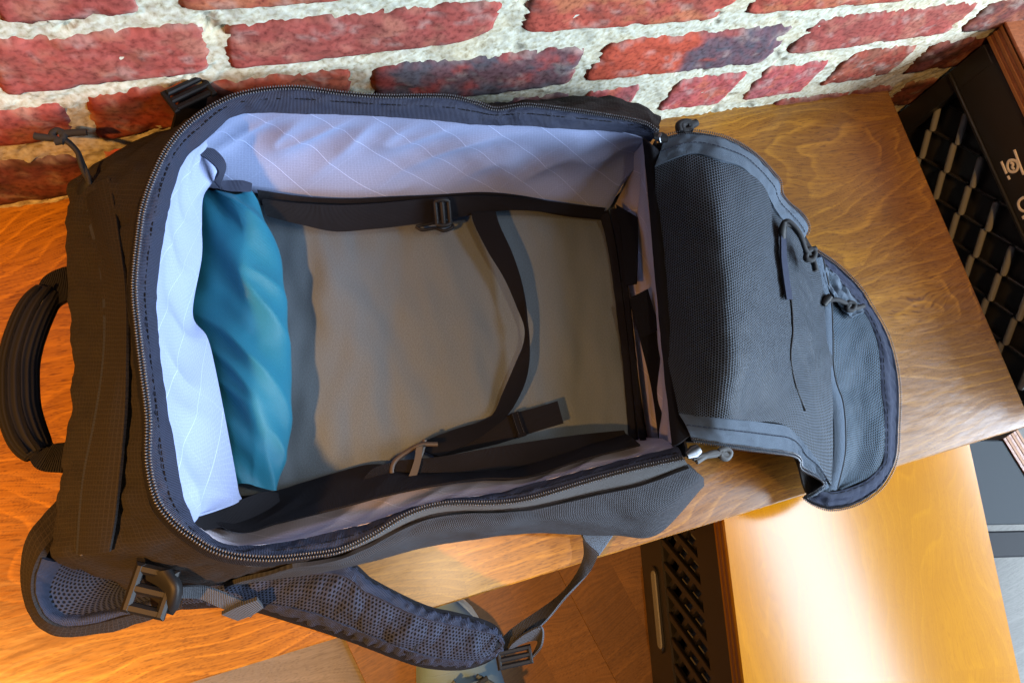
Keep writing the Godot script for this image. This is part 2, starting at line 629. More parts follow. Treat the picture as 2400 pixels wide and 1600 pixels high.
# ---------------------------------------------------------------- setting
func brick(wall: Node3D, q: Array, tone: String, seed: int) -> void:
	var nu := 46
	var nv := 15
	var fn := FastNoiseLite.new()
	fn.seed = seed * 13 + 5
	fn.frequency = 1.0
	fn.fractal_octaves = 3
	var tones := {
		"red": [Vector3(0.33, 0.08, 0.066), Vector3(0.27, 0.078, 0.062), Vector3(0.36, 0.135, 0.095)],
		"orange": [Vector3(0.4, 0.085, 0.055), Vector3(0.44, 0.15, 0.075), Vector3(0.34, 0.09, 0.065)],
		"brown": [Vector3(0.27, 0.06, 0.04), Vector3(0.2, 0.075, 0.048), Vector3(0.34, 0.1, 0.06)],
		"burnt": [Vector3(0.13, 0.07, 0.075), Vector3(0.085, 0.08, 0.095), Vector3(0.26, 0.06, 0.055)],
		"half burnt": [Vector3(0.46, 0.085, 0.045), Vector3(0.095, 0.09, 0.11), Vector3(0.38, 0.06, 0.05)],
		"dark": [Vector3(0.17, 0.055, 0.045), Vector3(0.09, 0.045, 0.035), Vector3(0.22, 0.08, 0.05)],
		"pink": [Vector3(0.4, 0.09, 0.085), Vector3(0.33, 0.1, 0.1), Vector3(0.45, 0.12, 0.08)],
	}
	var t: Array = tones[tone]
	var grid := []
	var C := PackedColorArray()
	for j in nv:
		grid.append([])
		for i in nu:
			var a := 2.0 * (i - 1.0) / (nu - 3.0) - 1.0
			var b := 2.0 * (j - 1.0) / (nv - 3.0) - 1.0
			var skirt := absf(a) > 1.001 or absf(b) > 1.001
			a = clampf(a, -1, 1)
			b = clampf(b, -1, 1)
			var a2 := a * (1.0 - 0.035 * pow(absf(b), 5.0))
			var b2 := b * (1.0 - 0.13 * pow(absf(a), 16.0))
			var p: Vector2 = q[0].lerp(q[1], (a2 + 1.0) * 0.5).lerp(q[3].lerp(q[2], (a2 + 1.0) * 0.5), (b2 + 1.0) * 0.5)
			var edge := maxf(pow(absf(a), 20.0), pow(absf(b), 13.0))
			p += Vector2(fn.get_noise_2d(p.x * 60.0, p.y * 60.0), fn.get_noise_2d(p.x * 55.0 + 30.0, p.y * 75.0)) * 0.0019 * (0.3 + edge)
			var chip := maxf(0.0, fn.get_noise_2d(p.x * 22.0 + 80.0, p.y * 30.0) - 0.1)
			var z := 0.0075 + fn.get_noise_2d(p.x * 40.0, p.y * 120.0 + 60.0) * 0.0012 - 0.0032 * edge - chip * 0.004
			if skirt:
				z = -0.014
			grid[j].append(Vector3(p.x, p.y, z))
			var n1 := fn.get_noise_2d(p.x * 14.0 + 5.0, p.y * 22.0)
			var n2 := fn.get_noise_2d(p.x * 90.0, p.y * 160.0 + 9.0)
			var col: Vector3 = t[0].lerp(t[1], smoothstep(-0.15, 0.35, n1 + 0.35 * n2)).lerp(t[2], smoothstep(0.0, 0.5, fn.get_noise_2d(p.x * 26.0, p.y * 34.0 + 90.0)))
			if tone == "half burnt":
				col = t[0].lerp(t[1], smoothstep(-0.05, 0.25, a + n1 * 0.5)).lerp(t[2], 0.25 * (n2 + 0.5))
			var bloom := smoothstep(0.22, 0.55, fn.get_noise_2d(p.x * 30.0 + 200.0, p.y * 40.0) + 0.4 * n2 + 0.3 * edge)
			col = col.lerp(Vector3(0.45, 0.38, 0.33), bloom * 0.35)
			C.append(Color(col.x, col.y, col.z))
	var nor := grid_normals(grid)
	var V := PackedVector3Array()
	var N := PackedVector3Array()
	var T := PackedVector2Array()
	var I := PackedInt32Array()
	for j in nv:
		for i in nu:
			V.append(grid[j][i])
			N.append(-nor[j][i])
			T.append(Vector2(grid[j][i].x, grid[j][i].y))
	for j in nv - 1:
		for i in nu - 1:
			var a := j * nu + i
			I.append_array([a, a + 1, a + nu + 1, a, a + nu + 1, a + nu])
	put("brick", arrays(V, N, T, I, C), M["brick"], wall)


func build_wall() -> void:
	var wall := thing("brick_wall", "old red brick wall with pale crumbling mortar behind the wooden bench", "wall")
	# mortar bed: a rough sheet with a body behind it
	var fn := FastNoiseLite.new()
	fn.seed = 77
	fn.frequency = 1.0
	fn.fractal_octaves = 4
	var nx := 330
	var ny := 170
	var V := PackedVector3Array()
	var N := PackedVector3Array()
	var T := PackedVector2Array()
	var C := PackedColorArray()
	var I := PackedInt32Array()
	var grid := []
	for j in ny:
		grid.append([])
		for i in nx:
			var x := -0.36 + 1.42 * i / (nx - 1.0)
			var y := -0.29 + 0.66 * j / (ny - 1.0)
			var z := 0.0044 + 0.0018 * fn.get_noise_2d(x * 30.0, y * 45.0) + 0.0022 * fn.get_noise_2d(x * 140.0, y * 150.0)
			var crack := absf(fn.get_noise_2d(x * 9.0 + 40.0, y * 5.0))
			z -= 0.006 * (1.0 - smoothstep(0.0, 0.016, crack)) * smoothstep(0.0, 0.2, fn.get_noise_2d(x * 13.0, y * 13.0 + 70.0) + 0.05)
			grid[j].append(Vector3(x, y, z))
			var ochre := smoothstep(0.0, 0.4, fn.get_noise_2d(x * 12.0 + 7.0, y * 16.0))
			C.append(Color(0.53, 0.53, 0.5).lerp(Color(0.56, 0.44, 0.28), ochre * 0.3))
	var nor := grid_normals(grid)
	for j in ny:
		for i in nx:
			V.append(grid[j][i])
			N.append(nor[j][i])
			T.append(Vector2(grid[j][i].x, grid[j][i].y))
	for j in ny - 1:
		for i in nx - 1:
			var a := j * nx + i
			I.append_array([a, a + nx + 1, a + 1, a, a + nx, a + nx + 1])
	put("mortar", arrays(V, N, T, I, C), M["mortar"], wall)
	var st := begin()
	box(st, Transform3D(Basis(), Vector3(0.35, 0.04, -0.07)), Vector3(1.42, 0.66, 0.1), 0.002)
	var core := put("wall_core", st.commit(), M["mortar"], wall)
	core.position.z = 0.0
	# bricks: corner points (left-top, right-top, right-bottom, left-bottom) in millimetres on the wall
	var rows := [
		["red", -330, 340, -210, 340, -210, 290, -330, 290], ["brown", -195, 341, 12, 341, 12, 291, -195, 291], ["red", 28, 341, 240, 342, 240, 292, 28, 292], ["orange", 256, 342, 470, 341, 470, 291, 256, 291], ["red", 486, 341, 700, 340, 700, 290, 486, 290], ["brown", 716, 340, 920, 340, 920, 290, 716, 290],
		["orange", -330, 274, -122, 274, -124, 222, -330, 222],
		["red", -118, 274, -46, 274, -45, 220, -120, 221], ["orange", -24, 274, 150, 275, 150, 216, -20, 219], ["red", 165, 275, 380, 274, 380, 221, 165, 219], ["brown", 400, 274, 600, 274, 600, 222, 400, 221], ["red", 616, 274, 820, 274, 820, 222, 616, 222], ["brown", 836, 274, 1040, 274, 1040, 222, 836, 222],
		["red", -320, 205, -145, 207, -156, 150, -325, 150], ["red", -136, 206, -9, 206, -12, 157, -146, 151],
		["red", 4, 203, 200, 206, 194, 163, 0, 155], ["orange", 220, 208, 414, 205, 402, 160, 221, 166], ["orange", 430, 206, 640, 204, 640, 160, 426, 162], ["brown", 655, 204, 860, 204, 860, 162, 655, 160], ["red", 872, 204, 1050, 204, 1050, 162, 872, 160],
		["red", -330, 138, -113, 137, -116, 93, -330, 93], ["brown", -98, 144, 89, 142, 89, 106, -104, 84], ["burnt", 104, 142, 287, 140, 289, 86, 108, 86], ["half burnt", 306, 143, 498, 142, 497, 84, 297, 88],
		["red", 517, 145, 712, 147, 713, 100, 512, 93], ["dark", 726, 147, 930, 146, 930, 100, 726, 98], ["brown", 945, 146, 1050, 146, 1050, 99, 945, 99],
		["dark", -330, 70, -122, 70, -124, 8, -330, 4], ["red", -106, 70, 60, 72, 60, 16, -106, 14], ["brown", 76, 72, 196, 72, 196, 18, 76, 18], ["burnt", 212, 72, 293, 72, 292, 20, 212, 20],
		["pink", 312, 71, 368, 71, 366, 17, 306, 18], ["pink", 408, 73, 487, 72, 480, 18, 406, 19], ["pink", 506, 74, 584, 76, 582, 20, 508, 18], ["brown", 606, 84, 690, 84, 692, 34, 602, 26], ["dark", 712, 86, 860, 86, 860, 34, 714, 28], ["brown", 874, 84, 1050, 84, 1050, 32, 874, 30],
		["brown", 560, 8, 730, 6, 730, -46, 560, -46], ["dark", 744, 8, 900, 10, 900, -42, 744, -46], ["brown", 640, -60, 820, -60, 820, -112, 640, -112], ["red", 834, -58, 1030, -58, 1030, -112, 834, -112],
		["dark", 560, -126, 760, -126, 760, -178, 560, -178], ["brown", 774, -126, 970, -126, 970, -178, 774, -178],
	]
	for k in rows.size():
		var r: Array = rows[k]
		var q := []
		for c in 4:
			q.append(Vector2(r[1 + c * 2], r[2 + c * 2]) * 0.001)
		var mid: Vector2 = (q[0] + q[2]) * 0.5
		for c in 4:
			q[c] += Vector2(signf(q[c].x - mid.x) * 0.0008, signf(q[c].y - mid.y) * 0.001)
		brick(wall, q, r[0], k)


func build_floor() -> void:
	var st := begin()
	box(st, Transform3D(Basis(), Vector3(0.3, -0.29, 1.0)), Vector3(2.6, 0.02, 2.0), 0.001)
	var f := put("floor", st.commit(), M["grey floor wood"])
	f.set_meta("kind", "structure")
	# the brown boards laid in front of the bench
	var g := Node3D.new()
	g.name = "floor_boards"
	add_child(g)
	g.set_meta("kind", "structure")
	var a := Transform3D(Basis(Vector3.UP, deg_to_rad(13.0)), Vector3(0.2, -0.2795, 0.72))
	for k in 3:
		st = begin()
		box(st, a * Transform3D(Basis(), Vector3(-0.012 + 0.1265 * k - 0.06, 0.0, 0.0)), Vector3(0.1264, 0.012, 0.75), 0.0006)
		put("board", st.commit(), M["floor wood"], g)


func build_bench() -> void:
	var b := thing("bench", "low stained plywood bench top under the open backpack, against the brick wall", "bench")
	var st := begin()
	var x0 := -0.52
	var x1 := 0.7195
	box(st, Transform3D(Basis(), Vector3((x0 + x1) * 0.5, -0.0035, 0.206)), Vector3(x1 - x0, 0.007, 0.412), 0.0012)
	put("seat_board", st.commit(), M["bench wood"], b)
	for k in 3:
		st = begin()
		box(st, Transform3D(Basis(), Vector3((x0 + x1) * 0.5, -0.0092 - 0.0042 * k, 0.2055)), Vector3(x1 - x0 - 0.001, 0.0042, 0.411), 0.0004)
		put("ply_layer", st.commit(), M["ply dark"] if k % 2 else M["ply pale"], b)
	for x in [-0.35, 0.05, 0.42]:
		st = begin()
		box(st, Transform3D(Basis(), Vector3(x, -0.15, 0.15)), Vector3(0.03, 0.26, 0.24), 0.002)
		put("leg", st.commit(), M["red wood"], b)


func capsule(st: SurfaceTool, xf: Transform3D, a: Vector2, b: Vector2, r: float, h: float) -> void:
	var poly := PackedVector2Array()
	var d := (b - a).normalized()
	for k in 9:
		poly.append(b + d.rotated(-PI / 2 + PI * k / 8.0) * r)
	for k in 9:
		poly.append(a + d.rotated(PI / 2 + PI * k / 8.0) * r)
	prism(st, xf, poly, h, h * 0.3)


func ring_plate(st: SurfaceTool, xf: Transform3D, c: Vector2, rx: float, ry: float, r: float, h: float, from := 0.0, to := TAU) -> void:
	var n := 28
	for k in n:
		var a := lerpf(from, to, float(k) / n)
		var b := lerpf(from, to, float(k + 1) / n)
		var p := [c + Vector2(cos(a) * (rx + r), sin(a) * (ry + r)), c + Vector2(cos(b) * (rx + r), sin(b) * (ry + r)), c + Vector2(cos(b) * (rx - r), sin(b) * (ry - r)), c + Vector2(cos(a) * (rx - r), sin(a) * (ry - r))]
		var v := []
		for w in p:
			v.append(_v3(w, h))
		_tri(st, xf, v[0], v[1], v[2])
		_tri(st, xf, v[0], v[2], v[3])


func build_right_stool() -> void:
	var s := thing("crate_stool", "black crate stool with white lettering and plywood seat beyond the bench end", "stool")
	# crate: side facing the bench is the plane x = 0.782
	var st := begin()
	var z0 := 0.012
	var z1 := 0.41
	var zc := (z0 + z1) * 0.5
	for y in [0.055, -0.135, -0.265]:
		var hh := 0.06 if y > 0.0 else 0.025
		box(st, Transform3D(Basis(), Vector3(0.79, y, zc)), Vector3(0.016, hh, z1 - z0), 0.002)
		box(st, Transform3D(Basis(), Vector3(1.09, y, zc)), Vector3(0.016, hh, z1 - z0), 0.002)
		for z in [z0 + 0.008, z1 - 0.008]:
			box(st, Transform3D(Basis(), Vector3(0.94, y, z)), Vector3(0.284, hh, 0.0155), 0.002)
	for z in [z0 + 0.01, z1 - 0.01]:
		for x in [0.789, 1.091]:
			box(st, Transform3D(Basis(), Vector3(x, -0.096, z)), Vector3(0.0148, 0.352, 0.024), 0.002)
	put("crate_frame", st.commit(), M["crate"], s)
	st = begin()
	box(st, Transform3D(Basis(), Vector3(0.805, -0.1, zc)), Vector3(0.006, 0.33, z1 - z0 - 0.03), 0.001)
	put("crate_panel", st.commit(), M["crate"], s)
	# lattice of slanted glossy ribs with thin rails; ribs coloured as light through slots
	for i in range(-6, 7):
		for k in range(-3, 8):
			var c := Vector2(-0.05 + 0.024 * i - 0.005 * k, 0.059 + 0.033 * i + 0.054 * k)
			if c.x > 0.004 or c.x < -0.235 or c.y < 0.035 or c.y > z1 - 0.035:
				continue
			var rib := put("rib", rib_mesh(0.036), M["crate rib lit"], s)
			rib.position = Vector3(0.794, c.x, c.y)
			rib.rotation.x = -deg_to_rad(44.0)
			st = begin()
			box(st, frame(Vector3(0.798, c.x + 0.012, c.y - 0.012), Vector3(0.798, c.x + 0.012 + 0.022, c.y - 0.012 + 0.03), Vector3.RIGHT), Vector3(0.036, 0.004, 0.003), 0.0008)
			put("rail", st.commit(), M["crate"], s)
	# lip line under the top band
	st = begin()
	box(st, Transform3D(Basis(), Vector3(0.7805, 0.0285, zc)), Vector3(0.003, 0.004, z1 - z0), 0.0008)
	put("lip", st.commit(), M["crate"], s)
	# lettering painted on the top band
	st = begin()
	for stroke in [
			[Vector3(0.7817, 0.0406, 0.1329), Vector3(0.7817, 0.0402, 0.1478)], [Vector3(0.7817, 0.0406, 0.1507), Vector3(0.7817, 0.0407, 0.1551)], [Vector3(0.7817, 0.0597, 0.1294), Vector3(0.7817, 0.0584, 0.1435), Vector3(0.7817, 0.0574, 0.1582)],
			[Vector3(0.7817, 0.0528, 0.1377), Vector3(0.7817, 0.0486, 0.1369), Vector3(0.7817, 0.0451, 0.1403), Vector3(0.7817, 0.0442, 0.1457), Vector3(0.7817, 0.0475, 0.1496), Vector3(0.7817, 0.0523, 0.1502), Vector3(0.7817, 0.0557, 0.1468), Vector3(0.7817, 0.0564, 0.1419), Vector3(0.7817, 0.0528, 0.1377)], [Vector3(0.7817, 0.0498, 0.1392), Vector3(0.7817, 0.0516, 0.1424), Vector3(0.7817, 0.0493, 0.1448), Vector3(0.7817, 0.0505, 0.1481)],
			[Vector3(0.7817, 0.0467, 0.1799), Vector3(0.7817, 0.0412, 0.1808), Vector3(0.7817, 0.0379, 0.1839), Vector3(0.7817, 0.0375, 0.1895), Vector3(0.7817, 0.041, 0.1939), Vector3(0.7817, 0.0474, 0.1944), Vector3(0.7817, 0.0508, 0.1909), Vector3(0.7817, 0.0515, 0.186), Vector3(0.7817, 0.0467, 0.1799)], [Vector3(0.7817, 0.052, 0.1873), Vector3(0.7817, 0.0518, 0.1966), Vector3(0.7817, 0.0539, 0.2079)], [Vector3(0.7817, 0.0369, 0.1976), Vector3(0.7817, 0.0368, 0.2013)]]:
		st = begin()
		tube(st, stroke, 0.0016, 8, 0.25, 0, Vector3.RIGHT)
		put("letter", st.commit(), M["paint white"], s)
	# plywood seat: layers
	for k in 5:
		st = begin()
		box(st, Transform3D(Basis(), Vector3(0.944, 0.0881 + 0.0042 * k, 0.2)), Vector3(0.33 - 0.001 * (k % 2), 0.0042, 0.385 - 0.001 * (k % 2)), 0.0005)
		put("ply_layer", st.commit(), M["ply dark"] if k % 2 == 0 else M["red wood"], s)
	st = begin()
	box(st, Transform3D(Basis(), Vector3(0.944, 0.1105, 0.2)), Vector3(0.332, 0.0035, 0.387), 0.001)
	put("seat_board", st.commit(), M["red wood"], s)


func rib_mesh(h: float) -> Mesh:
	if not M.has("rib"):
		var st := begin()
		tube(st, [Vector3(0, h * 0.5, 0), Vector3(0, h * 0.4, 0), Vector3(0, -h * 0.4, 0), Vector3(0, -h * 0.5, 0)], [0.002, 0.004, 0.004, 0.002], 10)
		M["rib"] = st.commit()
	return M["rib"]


func build_front_stool() -> void:
	var s := thing("crate_stool", "pale honey plywood crate stool catching the window light in front of the bench", "stool")
	var e := Vector3(-0.2225, 0, 0.975).normalized()   # along its length
	var w := Vector3(e.z, 0, -e.x)
	var xf := Transform3D(Basis(w, Vector3.UP, e), Vector3(0.3625, 0, 0.4175) - e * 0.1)
	var st := begin()
	box(st, Transform3D(Basis(e, Vector3.UP, -w), xf * Vector3(0.151, -0.0415, 0.25)), Vector3(0.5, 0.005, 0.302), 0.0015)
	put("seat_board", st.commit(), M["stool wood"], s)
	for k in 4:
		st = begin()
		box(st, xf * Transform3D(Basis(), Vector3(0.1505, -0.0462 - 0.0044 * k, 0.25)), Vector3(0.3 - 0.001 * (k % 2), 0.0044, 0.498), 0.0005)
		put("ply_layer", st.commit(), M["ply dark"] if k % 2 == 0 else M["stool wood"], s)
	# crate under it: left side at local x = 0.008
	st = begin()
	for x in [0.012, 0.288]:
		box(st, xf * Transform3D(Basis(), Vector3(x, -0.09, 0.25)), Vector3(0.012, 0.054, 0.48), 0.002)
		box(st, xf * Transform3D(Basis(), Vector3(x, -0.243, 0.25)), Vector3(0.012, 0.07, 0.48), 0.002)
		for z in [0.02, 0.48]:
			box(st, xf * Transform3D(Basis(), Vector3(x, -0.162, z)), Vector3(0.0118, 0.09, 0.03), 0.002)
	for z in [0.016, 0.484]:
		box(st, xf * Transform3D(Basis(), Vector3(0.15, -0.171, z)), Vector3(0.26, 0.2, 0.01), 0.002)
	put("crate_frame", st.commit(), M["crate"], s)
	st = begin()
	box(st, xf * Transform3D(Basis(), Vector3(0.026, -0.163, 0.25)), Vector3(0.004, 0.094, 0.44), 0.001)
	put("crate_panel", st.commit(), M["crate inside"], s)
	st = begin()
	box(st, xf * Transform3D(Basis(), Vector3(0.28, -0.163, 0.25)), Vector3(0.004, 0.094, 0.44), 0.001)  # added on the far side to keep light out of the crate
	box(st, xf * Transform3D(Basis(), Vector3(0.15, -0.214, 0.25)), Vector3(0.25, 0.004, 0.44), 0.001)
	put("crate_panel", st.commit(), M["crate"], s)
	# diagonal lattice
	for k in 20:
		for d in [-1.0, 1.0]:
			var za: float = 0.0 + 0.0275 * k
			var zb: float = za + 0.055
			if za < 0.03 or zb > 0.47:
				continue
			var a := xf * Vector3(0.012 + 0.002 * d, -0.114, za if d > 0.0 else zb)
			var b := xf * Vector3(0.012 + 0.002 * d, -0.211, zb if d > 0.0 else za)
			st = begin()
			box(st, frame(a, b, w), Vector3(a.distance_to(b), 0.006, 0.0085), 0.001)
			put("rib", st.commit(), M["crate"], s)
	# oblong grip in the lower band
	st = begin()
	var slot := xf * Transform3D(Basis(Vector3(0, 0, 1), Vector3(-1, 0, 0), Vector3(0, -1, 0)), Vector3(0.0065, -0.237, 0.0))
	capsule(st, slot, Vector2(0.15, 0.0), Vector2(0.225, 0.0), 0.0115, 0.003)
	put("grip", st.commit(), M["crate"], s)
	st = begin()
	capsule(st, slot, Vector2(0.15, -0.003), Vector2(0.225, -0.003), 0.0065, 0.0042)
	put("grip_inset", st.commit(), M["crate inside"], s)


func build_side_things() -> void:
	var s := thing("metal_box", "grey steel box with cool light coloured into its top at the right edge of the photo", "box")
	var st := begin()
	box(st, Transform3D(Basis(Vector3.UP, deg_to_rad(-14.0)), Vector3(0.7523, -0.12, 0.5644) + Vector3(0.09, -0.02, 0.0)), Vector3(0.26, 0.04, 0.03), 0.002)
	put("front_bar", st.commit(), M["grey steel"], s)
	st = begin()
	box(st, Transform3D(Basis(Vector3.UP, deg_to_rad(-14.0)), Vector3(0.7523, -0.12, 0.5644) + Vector3(0.11, -0.012, -0.07)), Vector3(0.26, 0.02, 0.1), 0.002)
	put("top_panel", st.commit(), M["lit steel"], s)


func build_board() -> void:
	var s := thing("plywood_board", "red brown plywood board standing on edge right of the bench corner", "board")
	var a := Vector3(0.7995, -0.12, 0.425)
	var b := Vector3(0.822, -0.12, 0.53)
	for k in 6:
		var st := begin()
		box(st, frame(a, b, Vector3.UP) * Transform3D(Basis(), Vector3(0, -0.09 + 0.0004 * (k % 2), -0.0022 - 0.0045 * k)), Vector3(0.105, 0.18, 0.0045), 0.0004)
		put("ply_layer", st.commit(), M["red wood"] if k % 2 == 0 else M["ply dark"], s)


# ---------------------------------------------------------------- the backpack
func build_backpack() -> void:
	var bag := thing("backpack", "black travel backpack lying open on the bench, pale lining and mesh lid showing", "backpack")
	# the zip line round the mouth, from the back right corner round the left to the front right
	var zip := [Vector3(0.3315, 0.128, 0.0858), Vector3(0.3197, 0.13, 0.0766), Vector3(0.287, 0.134, 0.0679), Vector3(0.2485, 0.138, 0.0592), Vector3(0.218, 0.14, 0.0528), Vector3(0.194, 0.137, 0.0513), Vector3(0.1764, 0.142, 0.0459), Vector3(0.1528, 0.147, 0.041), Vector3(0.1074, 0.15, 0.0372), Vector3(0.0758, 0.15, 0.0305), Vector3(0.0426, 0.153, 0.0235), Vector3(0.0116, 0.153, 0.0232), Vector3(-0.0097, 0.152, 0.0281), Vector3(-0.0316, 0.15, 0.0394), Vector3(-0.0489, 0.15, 0.0566), Vector3(-0.0617, 0.15, 0.0776), Vector3(-0.0711, 0.15, 0.0981), Vector3(-0.0764, 0.15, 0.1155), Vector3(-0.085, 0.15, 0.1531), Vector3(-0.0874, 0.15, 0.1835), Vector3(-0.0886, 0.15, 0.213), Vector3(-0.0898, 0.15, 0.2416), Vector3(-0.0942, 0.148, 0.2684), Vector3(-0.0937, 0.146, 0.2905), Vector3(-0.0887, 0.144, 0.3044), Vector3(-0.0797, 0.14, 0.3176), Vector3(-0.0647, 0.135, 0.3324), Vector3(-0.0406, 0.127, 0.3428), Vector3(-0.0139, 0.118, 0.348), Vector3(0.0073, 0.112, 0.35), Vector3(0.0284, 0.108, 0.3464), Vector3(0.0563, 0.105, 0.3384), Vector3(0.0833, 0.103, 0.3379), Vector3(0.1204, 0.1, 0.3467), Vector3(0.1484, 0.1, 0.3501), Vector3(0.1953, 0.103, 0.3493), Vector3(0.2301, 0.108, 0.3497), Vector3(0.267, 0.115, 0.3517)]
	var tape := [Vector3(0.3287, 0.118, 0.0882), Vector3(0.3151, 0.118, 0.0791), Vector3(0.2898, 0.121, 0.0739), Vector3(0.2496, 0.125, 0.0683), Vector3(0.2184, 0.127, 0.0627), Vector3(0.1947, 0.125, 0.0577), Vector3(0.1761, 0.128, 0.0562), Vector3(0.1519, 0.132, 0.0526), Vector3(0.1066, 0.136, 0.0447), Vector3(0.074, 0.137, 0.039), Vector3(0.0398, 0.138, 0.0343), Vector3(0.0138, 0.138, 0.0301), Vector3(-0.0048, 0.138, 0.0312), Vector3(-0.0251, 0.136, 0.0458), Vector3(-0.0411, 0.136, 0.0583), Vector3(-0.0521, 0.136, 0.0783), Vector3(-0.0594, 0.136, 0.0991), Vector3(-0.0646, 0.136, 0.1148), Vector3(-0.0747, 0.136, 0.1517), Vector3(-0.0781, 0.136, 0.176), Vector3(-0.0801, 0.136, 0.2047), Vector3(-0.081, 0.136, 0.2313), Vector3(-0.081, 0.134, 0.2629), Vector3(-0.0815, 0.132, 0.2867), Vector3(-0.0803, 0.13, 0.2995), Vector3(-0.076, 0.127, 0.3136), Vector3(-0.0619, 0.122, 0.3284), Vector3(-0.04, 0.114, 0.3341), Vector3(-0.0146, 0.106, 0.3367), Vector3(0.0102, 0.1, 0.3368), Vector3(0.0309, 0.097, 0.3373), Vector3(0.0582, 0.094, 0.3347), Vector3(0.0855, 0.092, 0.3353), Vector3(0.1243, 0.09, 0.34), Vector3(0.1536, 0.091, 0.3403), Vector3(0.2008, 0.095, 0.3406), Vector3(0.2362, 0.1, 0.3412), Vector3(0.2686, 0.108, 0.3428)]
	# the outside: rim, bulge, foot
	var bulge := [Vector3(0.3747, 0.065, 0.0409), Vector3(0.3589, 0.065, 0.0254), Vector3(0.3246, 0.065, 0.0072), Vector3(0.2818, 0.068, -0.0076), Vector3(0.2474, 0.07, -0.011), Vector3(0.2189, 0.07, -0.0107), Vector3(0.2009, 0.07, -0.0143), Vector3(0.1742, 0.075, -0.0122), Vector3(0.1222, 0.08, -0.0136), Vector3(0.0862, 0.08, -0.0192), Vector3(0.0488, 0.08, -0.0294), Vector3(0.0078, 0.085, -0.0194), Vector3(-0.0235, 0.09, -0.0089), Vector3(-0.0548, 0.085, -0.0014), Vector3(-0.1001, 0.08, 0.0212), Vector3(-0.1276, 0.075, 0.034), Vector3(-0.1349, 0.07, 0.0469), Vector3(-0.138, 0.07, 0.0719), Vector3(-0.1417, 0.07, 0.1137), Vector3(-0.1441, 0.07, 0.151), Vector3(-0.1473, 0.07, 0.1837), Vector3(-0.154, 0.07, 0.2145), Vector3(-0.1621, 0.07, 0.244), Vector3(-0.1678, 0.07, 0.2701), Vector3(-0.1717, 0.07, 0.2886), Vector3(-0.175, 0.068, 0.3047), Vector3(-0.1499, 0.058, 0.3232), Vector3(-0.1265, 0.05, 0.3432), Vector3(-0.0794, 0.055, 0.3456), Vector3(-0.025, 0.07, 0.3517), Vector3(0.0113, 0.07, 0.3562), Vector3(0.0629, 0.07, 0.357), Vector3(0.0892, 0.07, 0.3595), Vector3(0.1259, 0.07, 0.3645), Vector3(0.1651, 0.062, 0.3729), Vector3(0.2168, 0.052, 0.388), Vector3(0.2541, 0.05, 0.3979), Vector3(0.3033, 0.06, 0.3709)]
	var skin := []
	skin.append(zip)
	var lip := []
	var foot := []
	var centre := Vector3(0.1, 0.0, 0.21)
	for k in zip.size():
		var out: Vector3 = (zip[k] - centre)
		out.y = 0.0
		out = out.normalized()
		lip.append(zip[k] + out * 0.005 + Vector3(0, -0.006, 0) if k < 28 else zip[k].lerp(bulge[k], 0.18) + Vector3(0, 0.001, 0.001))
		var f: Vector3 = bulge[k] - out * 0.016
		f.y = 0.004
		f.z = maxf(f.z, 0.02)
		foot.append(f)
		bulge[k].z = maxf(bulge[k].z, 0.012)
	skin.append(lip)
	skin.append(bulge)
	skin.append(foot)
	var shell := sheet("outer_shell", bag, [lip, midway(lip, bulge, 0.5, 0.004), bulge, foot], 260, 26, 0.0018, M["shell"], 0.0035, 34.0, 0.9, 4)
	sheet("rim_piping", shell, [lower(sub(zip, 0, 29), Vector3(0, 0.0004, 0)), sub(lip, 0, 29)], 200, 5, 0.0018, M["tape dark"])
	sheet("rim_piping", shell, [lower(sub(zip, 29, 37), Vector3(0, 0.0004, 0)), sub(lip, 29, 37)], 90, 5, 0.0018, M["piping"])
	# the foot end under the folded-over lid
	var foot_top := [Vector3(0.3311, 0.122, 0.0897), Vector3(0.3332, 0.1, 0.1191), Vector3(0.328, 0.086, 0.1621), Vector3(0.3137, 0.083, 0.2238), Vector3(0.2989, 0.083, 0.2872), Vector3(0.2753, 0.108, 0.3507)]
	var foot_mid := []
	var foot_low := []
	for p in foot_top:
		foot_mid.append(Vector3(p.x + 0.008, p.y * 0.5, p.z))
		foot_low.append(Vector3(p.x + 0.002, 0.005, p.z))
	sheet("foot_end", shell, [foot_top, foot_mid, foot_low], 60, 14, 0.0018, M["shell"], 0.002, 30.0)
	# the knitted side panel along the front
	sheet("side_panel", shell, [lower(sub(lip, 28, 37), Vector3(0, 0.001, 0.003)), lower(midway(sub(lip, 28, 37), sub(bulge, 28, 37), 0.5, 0.005), Vector3(0, 0.006, 0.005)), lower(sub(bulge, 28, 37), Vector3(0, 0.002, 0.005))], 90, 14, 0.003, M["side cloth"], 0.003, 30.0, 2.0, 8)
	put("bottom", plate_mesh([Vector3(-0.1288, 0.004, 0.0026), Vector3(0.3288, 0.004, 0.0674), Vector3(0.3625, 0.004, 0.1406), Vector3(0.3167, 0.004, 0.3266), Vector3(0.2592, 0.004, 0.365), Vector3(-0.1585, 0.004, 0.284)], 0.004), M["shell"], shell)
	# the zip and the binding tape inside it
	var t := teeth("zipper_coil", bag, lower(zip, Vector3(0, 0.0016, 0)), 0.0019, M["coil bright"], 1.15)
	t.set_meta("kind", "stuff")
	sheet("binding_tape", bag, [lower(zip, Vector3(0, -0.001, 0)), midway(zip, tape, 0.5, 0.003), tape], 240, 9, 0.0014, M["tape"], 0.0022, 60.0, 0.7, 3)
	var stitch := []
	for k in zip.size():
		stitch.append(zip[k].lerp(tape[k], 0.55) + Vector3(0, 0.0042, 0))
	stitches("stitching", bag, stitch, 0.0042, M["tape dark"])
	build_inside(bag, tape)
	build_end(bag)
	build_lid(bag)
	build_straps(bag)


